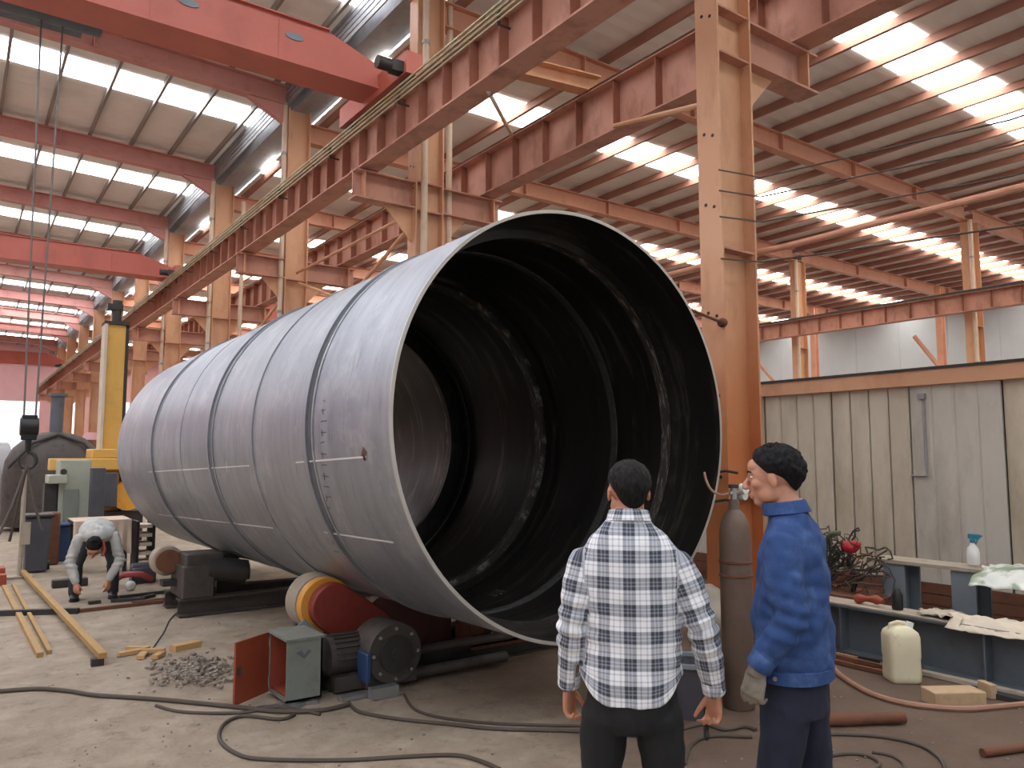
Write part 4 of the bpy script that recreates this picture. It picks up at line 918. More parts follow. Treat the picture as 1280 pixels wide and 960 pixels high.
for x in (a.x+.06, c.x-.06):
    for y in (12.66, 13.24): m = MB(); m.bx(x-.025, x+.025, y-.025, y+.025, 0, .7); part('leg', m, M['dark'], tb, smooth=False)
# slatted rack
a = P3(173, 655, 12.45); c = P3(193, 655, 12.45); rk = thing('slatted_rack', 'dark steel step rack with pale treads by the cylinder end', 'rack', ((a.x+c.x)/2, 12.6, 0))
for x in (a.x, c.x):
    m = MB(); m.bx(x-.02, x+.02, 12.45, 12.85, 0, .72); part('side_frame', m, M['black'], rk, smooth=False)
for k in range(5):
    m = MB(); m.bx(a.x, c.x, 12.47, 12.83, .1+.13*k, .15+.13*k); part('tread', m, M['cloth'], rk, smooth=False)
# tools by the worker
p = ground(165, 733); b = MB(); b.tube(smooth_path([p+Vector((-.3, 0, .03)), p+Vector((-.1, .15, .12)), p+Vector((.1, .05, .14)), p+Vector((.25, .1, .05))]), .04, 8); solo('red_hose', b, paint('dull_red_hose', '#a24848', .6), 'dull red hose coil right of the stooping worker', 'hose')
p = ground(163, 738); b = MB(); b.ell((p.x, p.y, .06), (.06, .06, .06), 14, 10); solo('white_pot', b, M['white'], 'small white pot right of the stooping worker', 'pot')
p = ground(178, 728); b = MB(); b.box((p.x, p.y, .1), (.3, .2, .2)); b.cyl((p.x-.15, p.y, .2), (p.x+.15, p.y, .2), .06, n=10); solo('tool_box', b, M['plasticdk'], 'dark tool case beside the idler stand', 'case', bevel=.02)
p = ground(87, 733); b = MB(); b.box((p.x, p.y, .05), (.4, .15, .1)); solo('dark_plank', b, M['dark'], 'dark slab left of the stooping worker', 'slab', bevel=.01)
# standing pipe rack at far left
p = ground(24, 722); b = MB(); b.tube([(p.x, p.y, 0), (p.x, p.y, 1.5)], .03, 8); b.bx(p.x-.15, p.x+.15, p.y-.15, p.y+.15, 0, .03); b.bx(p.x-.02, p.x+.1, p.y-.04, p.y+.02, .45, .75); solo('stand_post', b, M['rubber'], 'pale pipe stand post at the far left', 'post')
# far rolled pipe and white machine at left
b = MB(); b.cyl((-.6, 30, 1.1), (1.4, 30.3, 1.1), 1.0, n=36); solo('far_cylinder', b, M['galv'], 'pale grey cylinder far away at the left edge', 'cylinder')
b = MB(); b.bx(-.5, 1.0, 24, 25, 0, .75); b.bx(-.4, .9, 24, 25, .75, .9); solo('far_machine', b, M['grey'], 'grey machine bed at the far left edge', 'machine', bevel=.03)
b = MB(); b.bx(.0, .5, 20, 20.4, 0, .9); b.bx(.08, .42, 20.05, 20.3, .9, 1.3); solo('far_machine', b, M['blue'], 'blue-grey welding set at the far left edge', 'machine', bevel=.03)
for k, (x, Y, r, h_, mt) in enumerate([(4.6, 26, .5, 1.6, 'galv'), (3.6, 30, .6, 2.2, 'rust'), (4.8, 36, .7, 2.6, 'farred'), (2.4, 38, .6, 2.0, 'slate')]):
    b = MB(); b.lathe((x, Y, 0), [(0, 0), (r, 0), (r, h_*.8), (r*.7, h_), (0, h_)], 20); solo('storage_drum', b, M[mt], 'distant %s drum behind the yellow mast' % ['grey', 'rusty', 'pinkish', 'slate'][k], 'drum')
# ================================================================== PEOPLE
def skinmat(name, col):
    q = N(name); c = lin(col); a = q.mix(q.noise(18, 4, .6), sc(c, .85), sc(c, 1.12)); q.bump(q.noise(120, 3), .08, .002)
    return q.done(a, .5, 0, Subsurface_Weight=.08)
def fabric(name, col, var=.15, scale=4, bump=.25, dirt=None, damt=.4):
    c = lin(col); q = N(name); a = q.mix(q.noise(scale, 6, .65), sc(c, 1-var), sc(c, 1+var))
    if dirt: a = q.mix(q.math('MULTIPLY', q.ramp(q.noise(7, 7, .7), .5, .7), damt), a, lin(dirt))
    q.bump(q.math('ADD', q.noise(9, 3, .5), q.math('MULTIPLY', q.noise(220, 2), .15)), bump, .012); return q.done(a, .88, 0)
def hairmat(name, col):
    q = N(name); c = lin(col); v = q.mapp((90, 90, 25)); a = q.mix(q.ramp(q.noise(1, 4, .7, v), .35, .65), sc(c, .35), sc(c, 2.0)); q.bump(q.noise(1, 3, .6, v), .6, .004); return q.done(a, .75, 0, Specular_IOR_Level=.25)
# plaid from per-vertex cloth coordinates
q = N('checked_cotton'); at = q.n('ShaderNodeAttribute', attribute_name='cloth'); s3 = q.sep(at.outputs['Vector']); PER = .094
def stripes(x):
    f = q.math('FRACT', q.math('ADD', q.math('DIVIDE', x, PER), 50.25))
    band = q.math('MULTIPLY', q.ramp(f, .0, .04), q.ramp(f, .46, .5, 1, 0))
    l1 = q.math('MULTIPLY', q.ramp(f, .60, .62), q.ramp(f, .66, .68, 1, 0)); l2 = q.math('MULTIPLY', q.ramp(f, .84, .86), q.ramp(f, .90, .92, 1, 0))
    l3 = q.math('MULTIPLY', q.ramp(f, .2, .22, 1, 0), q.ramp(f, .13, .15)); l4 = q.math('MULTIPLY', q.ramp(f, .33, .35, 1, 0), q.ramp(f, .27, .29))
    w_ = q.math('MULTIPLY', band, q.math('SUBTRACT', 1, q.math('MULTIPLY', q.math('ADD', l3, l4), .35)))
    return q.math('ADD', w_, q.math('MULTIPLY', q.math('ADD', l1, l2), .45))
dk = q.math('MULTIPLY', q.math('ADD', stripes(s3[0]), stripes(s3[1])), .5)
cr = q.n('ShaderNodeValToRGB'); q.put(cr.inputs[0], dk)
cr.color_ramp.elements[0].position = .02; cr.color_ramp.elements[0].color = lin('#e9ebee'); cr.color_ramp.elements[1].position = .98; cr.color_ramp.elements[1].color = lin('#3b404c')
e_ = cr.color_ramp.elements.new(.5); e_.color = lin('#a3a8b2')
q.bump(q.noise(9, 4, .5), .3, .012); M['plaid'] = q.done(cr.outputs[0], .85)
M['skin'] = skinmat('skin', '#c08a70'); M['skin2'] = skinmat('skin_ruddy', '#bd8468')
M['hair'] = hairmat('black_hair', '#171515'); M['hair2'] = hairmat('dark_hair', '#121113')
M['jacket'] = fabric('blue_workwear', '#294679', .25, 5, .5, '#6f8cc0', .35)
M['navy'] = fabric('navy_trouser', '#1e2436', .2, 5, .3)
M['blackcloth'] = fabric('black_trouser', '#17181b', .2, 5, .25)
M['glove'] = fabric('dusty_glove', '#8f887c', .2, 14, .4, '#57504a', .7)
M['greyshirt'] = fabric('pale_grey_work_shirt', '#b4b4b0', .15, 6, .4, '#7c7c7a', .5)
M['darktrouser'] = fabric('dark_trouser_dusty', '#383a42', .2, 6, .3)
M['eyew'] = paint('eye_white', '#d8d2c8', .3, bump=0); M['lip'] = skinmat('lips', '#a5604f')

def remesh(name, mb, voxel, it=6, post=None, fac=.5):
    me = mb.mesh(name+'_src', smooth=False); o = link('tmp', me)
    r = o.modifiers.new('r', 'REMESH'); r.mode = 'VOXEL'; r.voxel_size = voxel; r.use_smooth_shade = True
    if it: s_ = o.modifiers.new('s', 'SMOOTH'); s_.factor = fac; s_.iterations = it
    bpy.context.view_layer.update(); dg = bpy.context.evaluated_depsgraph_get()
    out = bpy.data.meshes.new_from_object(o.evaluated_get(dg)); bpy.data.objects.remove(o); bpy.data.meshes.remove(me)
    out.name = name
    if post:
        n = len(out.vertices); a = np.empty(n*3); out.vertices.foreach_get('co', a); a = a.reshape(n, 3)
        nr = np.empty(n*3); out.vertex_normals.foreach_get('vector', nr); nr = nr.reshape(n, 3)
        a = post(a, nr, out); out.vertices.foreach_set('co', a.astype(np.float32).ravel()); out.update()
    out.polygons.foreach_set('use_smooth', [True]*len(out.polygons))
    return out
def child(name, me, mat, parent, label=None):
    setm(me, mat); o = link(name, me, parent); ORG[o.name] = (0, 0, 0)
    if label: o['label'] = label
    return o
def wrinkle(amp, f=(9, 9, 5), seed=0., amp2=.0):
    def fn(a, nr, me):
        d = np.array([noise.noise(Vector((p[0]*f[0]+seed, p[1]*f[1], p[2]*f[2])))*amp+(noise.noise(Vector((p[0]*f[0]*2.7+seed, p[1]*f[1]*2.7, p[2]*f[2]*2.7)))*amp2 if amp2 else 0) for p in a])
        return a+nr*d[:, None]
    return fn
def tapered(mb, pts, rs, n=16, lat=None):
    """closed limb with rounded ends"""
    P = [Vector(p) for p in pts]; R = [r if isinstance(r, (tuple, list)) else (r, r) for r in rs]
    d0 = (P[0]-P[1]).normalized(); d1 = (P[-1]-P[-2]).normalized(); a, c = R[0], R[-1]
    PP = [P[0]+d0*min(a)*.8, P[0]+d0*min(a)*.5]+P+[P[-1]+d1*min(c)*.5, P[-1]+d1*min(c)*.8]
    RR = [(a[0]*.35, a[1]*.35), (a[0]*.8, a[1]*.8)]+R+[(c[0]*.8, c[1]*.8), (c[0]*.35, c[1]*.35)]
    mb.tube(PP, RR, n, lat)
def head_frame(c, fwd, up):
    f = Vector(fwd).normalized(); u = Vector(up); u = (u-f*u.dot(f)).normalized(); r = f.cross(u)
    return Vector(c), Matrix((r, f, u)).transposed()
def add_head(mb, c, Rm, s=1.0):
    def T(x, y, z): return c+Rm @ (Vector((x, y, z))*s)
    def E(p, r): mb.ell(T(*p), [k*s for k in r], 20, 14, Rm)
    E((0, -.014, .030), (.074, .094, .082)); E((0, .022, -.036), (.057, .062, .074)); E((0, .02, .012), (.064, .07, .06)); E((0, .052, -.088), (.028, .026, .021))
    E((0, .070, .024), (.048, .022, .013)); E((0, .066, .045), (.05, .024, .03))
    for sx in (-1, 1):
        E((sx*.038, .056, -.02), (.022, .024, .022)); E((sx*.045, .012, -.06), (.018, .04, .032))
        mb.ell(T(sx*.0745, -.004, -.010), [.008*s, .017*s, .029*s], 14, 10, Rm @ Matrix.Rotation(sx*.35, 3, 'Z') @ Matrix.Rotation(-.2, 3, 'X'))
        E((sx*.01, .098, -.034), (.010, .011, .008))
    mb.tube([T(0, .078, .016), T(0, .092, -.004), T(0, .104, -.022), T(0, .107, -.031), T(0, .095, -.038)], [.008*s, .0085*s, .011*s, .0125*s, .009*s], 12)
    E((0, .078, -.061), (.022, .014, .007)); E((0, .077, -.071), (.019, .013, .008)); E((0, .072, -.05), (.025, .014, .012))
    return T
def add_hand(mb, wrist, d, thumb, palm, s=1.0, curl=.5, fat=1.0):
    """wrist point, finger direction, direction of the thumb side, palm-facing direction"""
    d = Vector(d).normalized(); t = Vector(thumb); t = (t-d*t.dot(d)).normalized(); n = d.cross(t)
    if n.dot(Vector(palm)) < 0: n = -n
    w_ = Vector(wrist)
    mb.tube([w_-d*.03*s, w_, w_+d*.03*s, w_+d*.065*s, w_+d*.09*s, w_+d*.098*s], [(.026*s, .019*s), (.028*s, .02*s), (.036*s, .018*s), (.042*s, .016*s), (.041*s, .014*s), (.03*s, .009*s)], 16, t)
    for k, (o, L) in enumerate(((.0325, .072), (.011, .08), (-.0105, .074), (-.032, .058))):
        p = w_+d*.082*s+t*o*s; a = curl*(.55+.12*k); pts = [p]; ang = a*.6; segs = (.42, .31, .27)
        for q_ in segs:
            dr = d*math.cos(ang)+n*math.sin(ang); p = p+dr*(L*q_*s); pts.append(p); ang += a*1.25
        tapered(mb, pts, [.0092*s*fat, .0086*s*fat, .0078*s*fat, .0066*s*fat], 10)
    p = w_+d*.022*s+t*.022*s; pts = [p]
    for L, (a, b_, c_) in ((.04, (.85, .32, .4)), (.032, (.9, .1, .5)), (.025, (.9, -.15, .6))):
        p = p+(d*a+t*b_+n*c_*(.5+curl)).normalized()*L*s; pts.append(p)
    tapered(mb, pts, [.0135*s*fat, .0115*s*fat, .0095*s*fat, .0075*s*fat], 10)
def add_hair(c, Rm, s, hairline, thick, mat, root, seed=0, label=None):
    """cap of hair: hairline(az) gives the lowest elevation (radians) at azimuth az, 0 = face"""
    m = MB(); na, ne = 120, 36; cc = Vector((0, -.014, .030)); rad = Vector((.074, .094, .082)); vs = []
    def pt(az, el, th):
        lo = -.42; e2 = max(el, lo)
        d = Vector((math.sin(az)*math.cos(e2), math.cos(az)*math.cos(e2), math.sin(e2)))
        k = 1/math.sqrt((d.x/rad.x)**2+(d.y/rad.y)**2+(d.z/rad.z)**2); p = cc+d*(k+th)
        if el < lo: p = p+Vector((0, .35, -1))*((lo-el)*.085)
        return c+Rm @ (p*s)
    for i in range(na):
        az = 2*PI*i/na; e0 = hairline(az if az <= PI else az-2*PI)
        ring = [pt(az, e0, -.014), pt(az, e0-.02, thick*.08)]
        for j in range(1, ne):
            el = e0+(PI/2-e0)*(j/ne); th = thick*(.12+.88*min(1, j/10)**.8)*(1+.5*noise.noise(Vector((math.sin(az)*6, math.cos(az)*6, el*5+seed)))+.2*noise.noise(Vector((math.sin(az)*15, math.cos(az)*15, el*6+seed)))+.2*noise.noise(Vector((math.sin(az)*34, math.cos(az)*34, el*12+seed))))
            ring.append(pt(az, el, th))
        vs += ring
    k = ne+1; top = len(vs); vs.append(pt(0, PI/2, thick)); bot = len(vs); vs.append(c+Rm @ (cc*s)); fs = []
    for i in range(na):
        i2 = (i+1) % na
        for j in range(k-1): fs.append((i*k+j, i2*k+j, i2*k+j+1, i*k+j+1))
        fs.append((i*k+k-1, i2*k+k-1, top)); fs.append((i2*k, i*k, bot))
    m.add(vs, fs); me = m.mesh('hair', smooth=True, ang=80); return child('hair', me, mat, root, label)
def add_eyes(T, Rm, s, root):
    for sx in (-1, 1):
        m = MB(); m.ell(T(sx*.031, .071, .006), [.012*s, .0115*s, .006*s], 14, 10, Rm); o = child('eye', m.mesh('eye'), M['eyew'], root)
        m = MB(); m.ell(T(sx*.031, .080, .006), [.005*s, .003*s, .005*s], 12, 8, Rm); child('iris', m.mesh('iris'), M['black'], o)
        m = MB(); m.tube([T(sx*.014, .0895, .024), T(sx*.03, .0865, .029), T(sx*.048, .074, .026)], [.0025*s, .0035*s, .0025*s], 8); child('eyebrow', m.mesh('eyebrow'), M['hair'], root)
def shoe(root, c, fwd, mat, L=.27, name='shoe'):
    f = Vector(fwd).normalized(); r = f.cross(Vector((0, 0, 1))); c = Vector(c); m = MB()
    pts = [c-f*.09+Vector((0, 0, .05)), c-f*.05+Vector((0, 0, .055)), c+f*.02+Vector((0, 0, .05)), c+f*(L*.45)+Vector((0, 0, .036)), c+f*(L*.62)+Vector((0, 0, .03))]
    tapered(m, pts, [(.038, .045), (.042, .05), (.045, .045), (.05, .034), (.042, .026)], 14, r)
    m.tube([c-f*.02+Vector((0, 0, .05)), c-f*.03+Vector((0, 0, .14))], [(.05, .05), (.048, .05)], 14)
    me = remesh(name, m, .008, 3, lambda a, n, o: np.column_stack([a[:, 0], a[:, 1], np.maximum(a[:, 2], .004)])); o = child(name, me, mat, root)
    s_ = MB(); pr = [c+f*x+r*y for x, y in ((-.12, -.03), (-.12, .03), (-.05, .047), (.05, .045), (.12, .055), (.18, .045), (.205, .0), (.18, -.045), (.12, -.055), (.05, -.045), (-.05, -.047))]
    k = len(pr); s_.add([Vector((p.x, p.y, 0)) for p in pr]+[Vector((p.x, p.y, .022)) for p in pr], [tuple(range(k))[::-1], tuple(range(k, 2*k))]+[(i, (i+1) % k, k+(i+1) % k, k+i) for i in range(k)])
    child('sole', s_.mesh('sole', smooth=False), M['black'], o)
def seg_dist(a, p, q_):
    p = np.array(p); q_ = np.array(q_); d = q_-p; t = np.clip(((a-p) @ d)/(d @ d), 0, 1); return np.linalg.norm(a-(p+t[:, None]*d), axis=1), t

def person(label, base, heading, J, cloth, voxel=.0045):
    """J: joints in the person's own frame (x right, y forward, z up)"""
    root = link('person', None); root.location = base; root.rotation_euler = (0, 0, -heading); ORG[root.name] = (0, 0, 0); tag(root, label, 'person')
    V = {k: Vector(J[k]) for k in J if k == 'neck' or k[:2] in ('sh', 'el', 'wr', 'hi', 'kn', 'an')}
    hc, hR = head_frame(J['head'], J['look'], J.get('up', (0, 0, 1)))
    s = J.get('hs', 1.0)
    # ---- body: one continuous surface
    b = MB(); T = add_head(b, hc, hR, s)
    nb = V['neck']; tapered(b, [T(0, -.028, -.02), T(0, -.03, -.07), nb+(T(0, -.03, -.1)-nb)*.45, nb], [.05*s, .052*s, .055*s, .066*s], 18)
    tor = J['torso']; k_ = .84
    b.tube([c for c, rx, ry in tor], [(rx*k_, ry*k_) for c, rx, ry in tor], 24, (1, 0, 0))
    for S_ in 'LR':
        sh, el, wr = V['sh'+S_], V['el'+S_], V['wr'+S_]; ht = J['hand'+S_]
        tapered(b, [sh, sh.lerp(el, .5), el, el.lerp(wr, .35), wr], [.05, .044, .036, .037, .026], 14)
        if not J.get('glove'): add_hand(b, wr, ht[0], ht[1], ht[2], J.get('hands', 1.0), ht[3])
        hp, kn, an = V['hip'+S_], V['kn'+S_], V['an'+S_]
        tapered(b, [hp, hp.lerp(kn, .5), kn, kn.lerp(an, .35), an], [.072, .066, .05, .05, .036], 14)
        tapered(b, [an, an+Vector(J['toe'])*.1+Vector((0, 0, -.04))], [.034, .03], 10)
    body = child('body', remesh('body', b, voxel, 5), J['skin'], root)
    add_eyes(T, hR, s, root)
    add_hair(hc, hR, s, J['hairline'], J['hthick'], J['hair'], root, label=J.get('hlabel'))
    # ---- trousers
    b = MB(); lw = J.get('lw', 1.0)
    b.tube([c for c, rx, ry in J['pelvis']], [(rx, ry) for c, rx, ry in J['pelvis']], 24, (1, 0, 0))
    for S_ in 'LR':
        hp, kn, an = V['hip'+S_], V['kn'+S_], V['an'+S_]
        tapered(b, [hp, hp.lerp(kn, .35), hp.lerp(kn, .75), kn, kn.lerp(an, .5), an+Vector((0, 0, .0))], [.088*lw, .083*lw, .072*lw, .07*lw, .066*lw, .064*lw], 20)
    child('trousers', remesh('trousers', b, .009, 6, wrinkle(.008, (10, 10, 7), 3, .004)), cloth['legs'], root, cloth.get('legs_label'))
    for S_ in 'LR': shoe(root, (V['an'+S_].x, V['an'+S_].y, 0), J['toe'], cloth['shoe'])
    # ---- top
    b = MB(); b.tube([c for c, rx, ry in tor], [(rx, ry) for c, rx, ry in tor], 32, (1, 0, 0))
    aw = J.get('aw', 1.0)
    for S_ in 'LR':
        sh, el, wr = V['sh'+S_], V['el'+S_], V['wr'+S_]; e = wr+(el-wr).normalized()*.012
        tapered(b, [sh, sh.lerp(el, .3), sh.lerp(el, .65), el, el.lerp(wr, .4), el.lerp(wr, .8), e], [.058*aw, .062*aw, .059*aw, .057*aw, .054*aw, .046*aw, .041*aw], 20)
    hem = J.get('hem'); wr1 = wrinkle(cloth.get('wamp', .007), (8, 8, 7), cloth.get('seed', 1), cloth.get('wamp', .007)*.6)
    def post(a, nr, me):
        base_ = a.copy(); a = wr1(a, nr, me)
        # folds gathered around elbows
        for S_ in 'LR':
            el = np.array(V['el'+S_]); d = np.linalg.norm(base_-el, axis=1); ax = np.array((V['wr'+S_]-V['sh'+S_]).normalized()); tt = (base_-el) @ ax
            a = a+nr*(np.exp(-(d/.12)**2)*.006*np.sin(tt*110+6*base_[:, 1]))[:, None]
        # cloth coordinates
        u = np.sign(base_[:, 0])*(np.abs(base_[:, 0])+.7*np.clip(base_[:, 1]+.07, 0, .4)); v = base_[:, 2].copy()
        for S_ in 'LR':
            sh, el, wr = V['sh'+S_], V['el'+S_], V['wr'+S_]; d1, t1 = seg_dist(base_, sh, el); d2, t2 = seg_dist(base_, el, wr); dm = np.minimum(d1, d2)
            arm = (dm < .078*aw) & ((np.abs(base_[:, 0]) > np.abs(sh.x)-.002) | ((base_[:, 2] < 1.2) & (dm < .068*aw))) if not J.get('bent') else dm < .07
            p = np.where((d1 < d2)[:, None], np.array(sh)+t1[:, None]*np.array(el-sh), np.array(el)+t2[:, None]*np.array(wr-el)); rel = base_-p
            uu = np.arctan2(rel[:, 0], -rel[:, 1])*.06; vv = -np.where(d1 < d2, t1*(el-sh).length, (el-sh).length+t2*(wr-el).length)
            u = np.where(arm, uu+.03, u); v = np.where(arm, vv, v)
        if hem is not None:
            z0 = hem[0]; f = np.clip((z0+.13-base_[:, 2])/.13, 0, 1); body_ = np.abs(base_[:, 0]) < hem[2]
            a[:, 2] += np.where(body_, f*hem[1]*np.clip(np.abs(base_[:, 0])/.18, 0, 1)**4, 0)
        at_ = me.attributes.new('cloth', 'FLOAT_VECTOR', 'POINT'); at_.data.foreach_set('vector', np.column_stack([u, v, u*0]).astype(np.float32).ravel())
        return a
    top = child(cloth['top_name'], remesh(cloth['top_name'], b, .0075, 5, post), cloth['top'], root, cloth.get('top_label'))
    return root, T, hR, top, V
def collar(root, c, r, h, mat, tilt=0, thick=.008, open_=.5, back=(0, -1)):
    m = MB(); n = 40; vs = []
    for i in range(n+1):
        a = -PI+open_+(2*PI-2*open_)*i/n; d = Vector((math.sin(a)*r[0], -math.cos(a)*r[1], 0)); o = d.normalized()
        k = math.cos(a)*.5+.5; bz = Vector((0, 0, -.02*(1-k)))
        for dr, dz in ((0, 0), (.0, h*.95), (.004, h), (.011, h*.95), (.02, h*.1), (.013, h*.05)): vs.append(Vector(c)+d+o*dr+bz+Vector((0, tilt*(dz/h), dz)))
    fs = [(i*6+j, (i+1)*6+j, (i+1)*6+(j+1) % 6, i*6+(j+1) % 6) for i in range(n) for j in range(6)]+[(0, 1, 2, 3, 4, 5), tuple(n*6+j for j in (5, 4, 3, 2, 1, 0))]
    m.add(vs, fs); me = m.mesh('collar', smooth=True, ang=50)
    at_ = me.attributes.new('cloth', 'FLOAT_VECTOR', 'POINT'); co_ = np.array([v.co[:] for v in me.vertices]); at_.data.foreach_set('vector', np.column_stack([np.arctan2(co_[:, 0], -co_[:, 1])*.09+.05, co_[:, 2]*1.0+.02, co_[:, 0]*0]).astype(np.float32).ravel())
    return child('collar', me, mat, root)
def cuff(root, wr, el, r, mat, L=.055):
    d = (Vector(wr)-Vector(el)).normalized(); w_ = Vector(wr); m = MB()
    m.tube([w_-d*L, w_-d*L*.9, w_-d*.004, w_, w_-d*.003], [r*.9, r*1.04, r*1.04, r*.98, r*.7], 24)
    me = m.mesh('cuff', smooth=True, ang=50); co_ = np.array([v.co[:] for v in me.vertices]); at_ = me.attributes.new('cloth', 'FLOAT_VECTOR', 'POINT')
    rel = co_-np.array(w_); at_.data.foreach_set('vector', np.column_stack([np.arctan2(rel[:, 0], -rel[:, 1])*.05, rel[:, 2]+.03, rel[:, 0]*0]).astype(np.float32).ravel())
    return child('cuff', me, mat, root)
def V3(*p): return Vector(p)
def hl_back(front, side, back):
    """hairline elevation by azimuth: 0 face, pi nape"""
    def fn(az):
        a = abs(az)/PI
        if a < .38: t = a/.38; return front*(1-t*t)+side*t*t
        t = (a-.38)/.62; t = t*t*(3-2*t); return side*(1-t)+back*t
    return fn
# --- man in the checked shirt
hd = math.radians(44)
J1 = dict(head=(.0, .03, 1.545), look=(-.26, .96, .05), hs=1.0, neck=(0, -.005, 1.44), skin=M['skin2'], hair=M['hair'], hthick=.008, hairline=hl_back(.75, .10, -1.0),
    torso=[(V3(0, 0, .785), .188, .127), (V3(0, 0, .84), .186, .125), (V3(.003, 0, .92), .180, .120), (V3(.006, 0, 1.05), .180, .118), (V3(.008, 0, 1.17), .186, .122), (V3(.006, .0, 1.26), .190, .122), (V3(.003, -.003, 1.325), .180, .112), (V3(0, -.004, 1.375), .148, .096), (V3(0, -.002, 1.42), .098, .076), (V3(0, .0, 1.455), .066, .064)],
    pelvis=[(V3(0, 0, .685), .10, .10), (V3(0, 0, .72), .155, .115), (V3(0, 0, .80), .165, .115), (V3(0, 0, .95), .15, .105)],
    shL=(-.164, -.004, 1.285), elL=(-.212, -.02, 1.055), wrL=(-.232, .05, .815), shR=(.174, -.004, 1.285), elR=(.262, -.02, 1.055), wrR=(.305, .06, .81),
    handL=((.0, .12, -1), (.35, .8, 0), (1, .3, 0), .95), handR=((-.02, .15, -1), (-.5, .7, 0), (-1, -.3, 0), 1.15),
    hipL=(-.096, 0, .74), knL=(-.118, .02, .42), anL=(-.125, -.01, .07), hipR=(.098, 0, .74), knR=(.122, .02, .42), anR=(.13, -.01, .07), toe=(0, 1, 0), hem=(.785, .10, .205))
p1, T1, R1, top1, V1 = person('man seen from behind in a black and white checked shirt and black trousers', at_depth(785, 600, 2.92).xy.to_3d(), hd, J1, dict(top=M['plaid'], top_name='checked_shirt', legs=M['blackcloth'], shoe=M['black'], seed=1.3, wamp=.009))
collar(p1, (0, -.002, 1.440), (.064, .062), .045, M['plaid'], .012)
for S_ in 'LR': cuff(p1, V1['wr'+S_], V1['el'+S_], .041, M['plaid'])
# phone in his right hand
hw = V1['wrR']; ph = Matrix.Rotation(-hd, 3, 'Z') @ Vector((hw.x-.028, hw.y+.065, hw.z-.125)) + Vector(p1.location)
m = MB(); m.box((0, 0, 0), (.016, .06, .13), Matrix.Rotation(-hd, 3, 'Z') @ Matrix.Rotation(-.5, 3, 'X')); me = m.mesh('phone', smooth=False); setm(me, M['black']); o = link('phone', me, None, ph); bev(o, .004); tag(o, 'black phone held low in the right hand of the checked-shirt man', 'phone')
# --- man in blue workwear
hd2 = math.radians(-24)
J2 = dict(head=(0.0, .055, 1.592), look=(-.16, .98, -.06), hs=1.02, neck=(0, -.005, 1.47), skin=M['skin'], hair=M['hair2'], hthick=.018, hairline=hl_back(.52, -.12, -.95), aw=1.08, lw=1.05, glove=True,
    torso=[(V3(0, .0, .865), .182, .138), (V3(0, 0, .92), .190, .145), (V3(0, 0, 1.02), .190, .142), (V3(0, -.003, 1.12), .190, .138), (V3(0, -.008, 1.23), .196, .134), (V3(0, -.012, 1.315), .190, .122), (V3(0, -.012, 1.375), .165, .106), (V3(0, -.008, 1.425), .115, .085), (V3(0, .0, 1.468), .078, .073), (V3(0, .006, 1.49), .07, .068)],
    pelvis=[(V3(0, 0, .72), .175, .125), (V3(0, 0, .82), .175, .125), (V3(0, 0, .98), .16, .11)],
    shL=(-.178, -.008, 1.345), elL=(-.222, -.04, 1.10), wrL=(-.218, .08, .915), shR=(.178, -.008, 1.345), elR=(.222, -.03, 1.09), wrR=(.215, .06, .88),
    handL=((.0, .25, -1), (.3, 1, 0), (1, -.2, 0), .8), handR=((0, .25, -1), (-.3, 1, 0), (-1, 0, 0), .8),
    hipL=(-.09, .01, .76), knL=(-.1, .06, .43), anL=(-.1, .03, .07), hipR=(.09, -.02, .74), knR=(.1, -.04, .43), anR=(.1, -.08, .07), toe=(0, 1, 0))
p2, T2, R2, top2, V2 = person('man in blue work jacket, navy trousers and grey gloves, seen in left profile', at_depth(984, 600, 3.02).xy.to_3d(), hd2, J2, dict(top=M['jacket'], top_name='work_jacket', legs=M['navy'], shoe=M['black'], seed=7.1, wamp=.017))
collar(p2, (0, .004, 1.462), (.074, .070), .05, M['jacket'], .012, open_=.35)
for S_ in 'LR':
    cuff(p2, V2['wr'+S_], V2['el'+S_], .046, M['jacket'], .06); b = MB(); ht = J2['hand'+S_]; add_hand(b, V2['wr'+S_], *ht[:3], 1.12, ht[3], 1.08)
    d = Vector(ht[0]).normalized(); b.tube([V2['wr'+S_]-d*.04, V2['wr'+S_]-d*.005, V2['wr'+S_]+d*.03], [.037, .035, .034], 18)
    child('glove', remesh('glove', b, .005, 3, wrinkle(.003, (40, 40, 40), 2)), M['glove'], p2, 'dusty grey knitted glove')
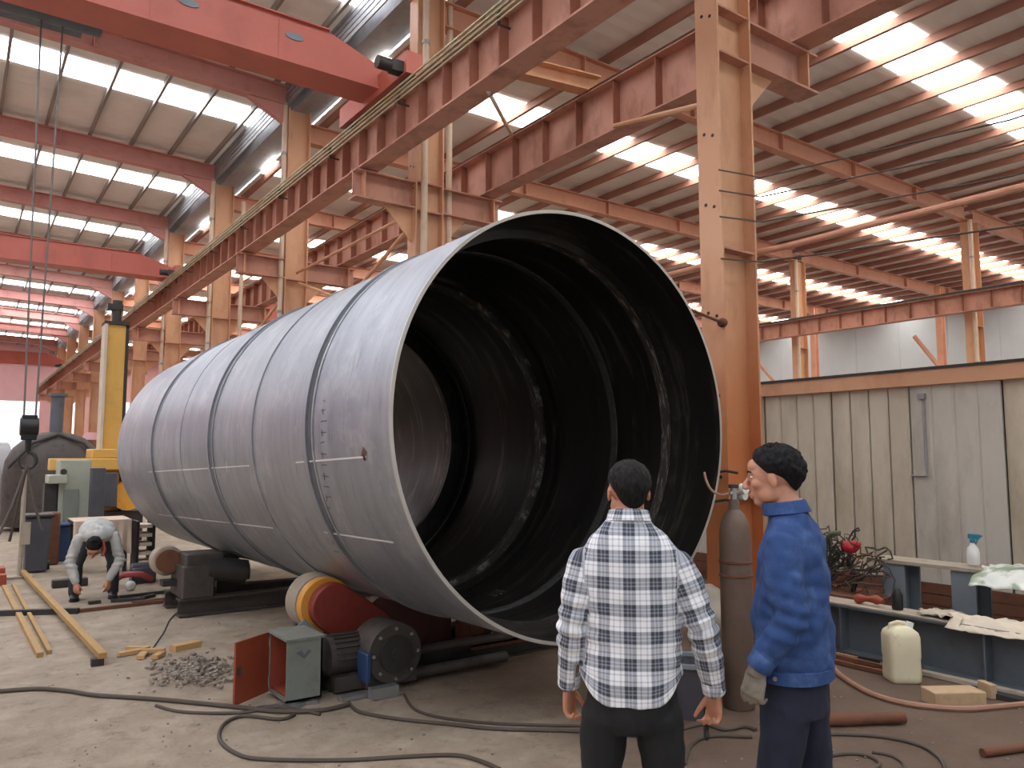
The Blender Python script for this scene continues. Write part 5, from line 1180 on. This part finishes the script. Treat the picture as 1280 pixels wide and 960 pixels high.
# waistband, studs and back yoke of the jacket
def torso_ring(root, z0, z1, rx, ry, name, mat, cy=0, off=.004):
    m = MB(); m.tube([(0, cy, z0), (0, cy, z0+.003), (0, cy, z1-.003), (0, cy, z1)], [(rx-.004, ry-.004), (rx+off, ry+off), (rx+off, ry+off), (rx-.004, ry-.004)], 48, (1, 0, 0)); return child(name, m.mesh(name, ang=50), mat, root)
torso_ring(p2, .85, .90, .188, .143, 'waistband', M['jacket'])
for a in (-2.05, -1.75):
    m = MB(); c_ = Vector((.193*math.sin(a), -.148*math.cos(a), .875)); m.cyl(c_, c_*1.0+Vector((math.sin(a), -math.cos(a), 0))*.006, .008, n=12); child('stud', m.mesh('stud'), M['steel'], p2)
# --- stooping worker
J3 = dict(head=(.03, .50, .64), look=(.1, .55, -.9), up=(0, .9, .5), hs=1.0, neck=(.02, .40, .70), skin=M['skin2'], hair=M['hair2'], hthick=.014, hairline=hl_back(.5, .05, -.5), bent=True,
    torso=[(V3(0, -.16, .74), .16, .13), (V3(0, -.06, .80), .17, .135), (V3(0, .08, .82), .175, .13), (V3(0, .2, .80), .19, .125), (V3(0, .29, .765), .18, .11), (V3(0, .35, .735), .13, .09), (V3(.01, .39, .71), .07, .065)],
    pelvis=[(V3(0, -.17, .62), .15, .12), (V3(0, -.17, .72), .16, .13), (V3(0, -.08, .79), .15, .12)],
    shL=(-.18, .28, .74), elL=(-.25, .31, .46), wrL=(-.14, .38, .26), shR=(.18, .28, .74), elR=(.26, .27, .47), wrR=(.19, .36, .25),
    handL=((.1, .3, -1), (.6, .6, 0), (1, 0, 0), .6), handR=((-.1, .3, -1), (-.6, .6, 0), (-1, 0, 0), .6),
    hipL=(-.1, -.16, .68), knL=(-.19, .02, .42), anL=(-.2, -.02, .07), hipR=(.1, -.16, .68), knR=(.19, .02, .42), anR=(.2, -.02, .07), toe=(0, 1, 0))
p3 = person('worker in a pale grey shirt stooping with head down near the yellow mast', ground(117, 748), math.radians(187), J3, dict(top=M['greyshirt'], top_name='work_shirt', legs=M['darktrouser'], shoe=M['black'], seed=4, wamp=.012), voxel=.007)[0]
m = MB(); m.tube([(-.05, .46, .72), (-.08, .5, .62), (-.06, .53, .55)], .02, 8); child('red_scarf', m.mesh('red_scarf'), M['redlead'], p3, 'red cloth at the neck')
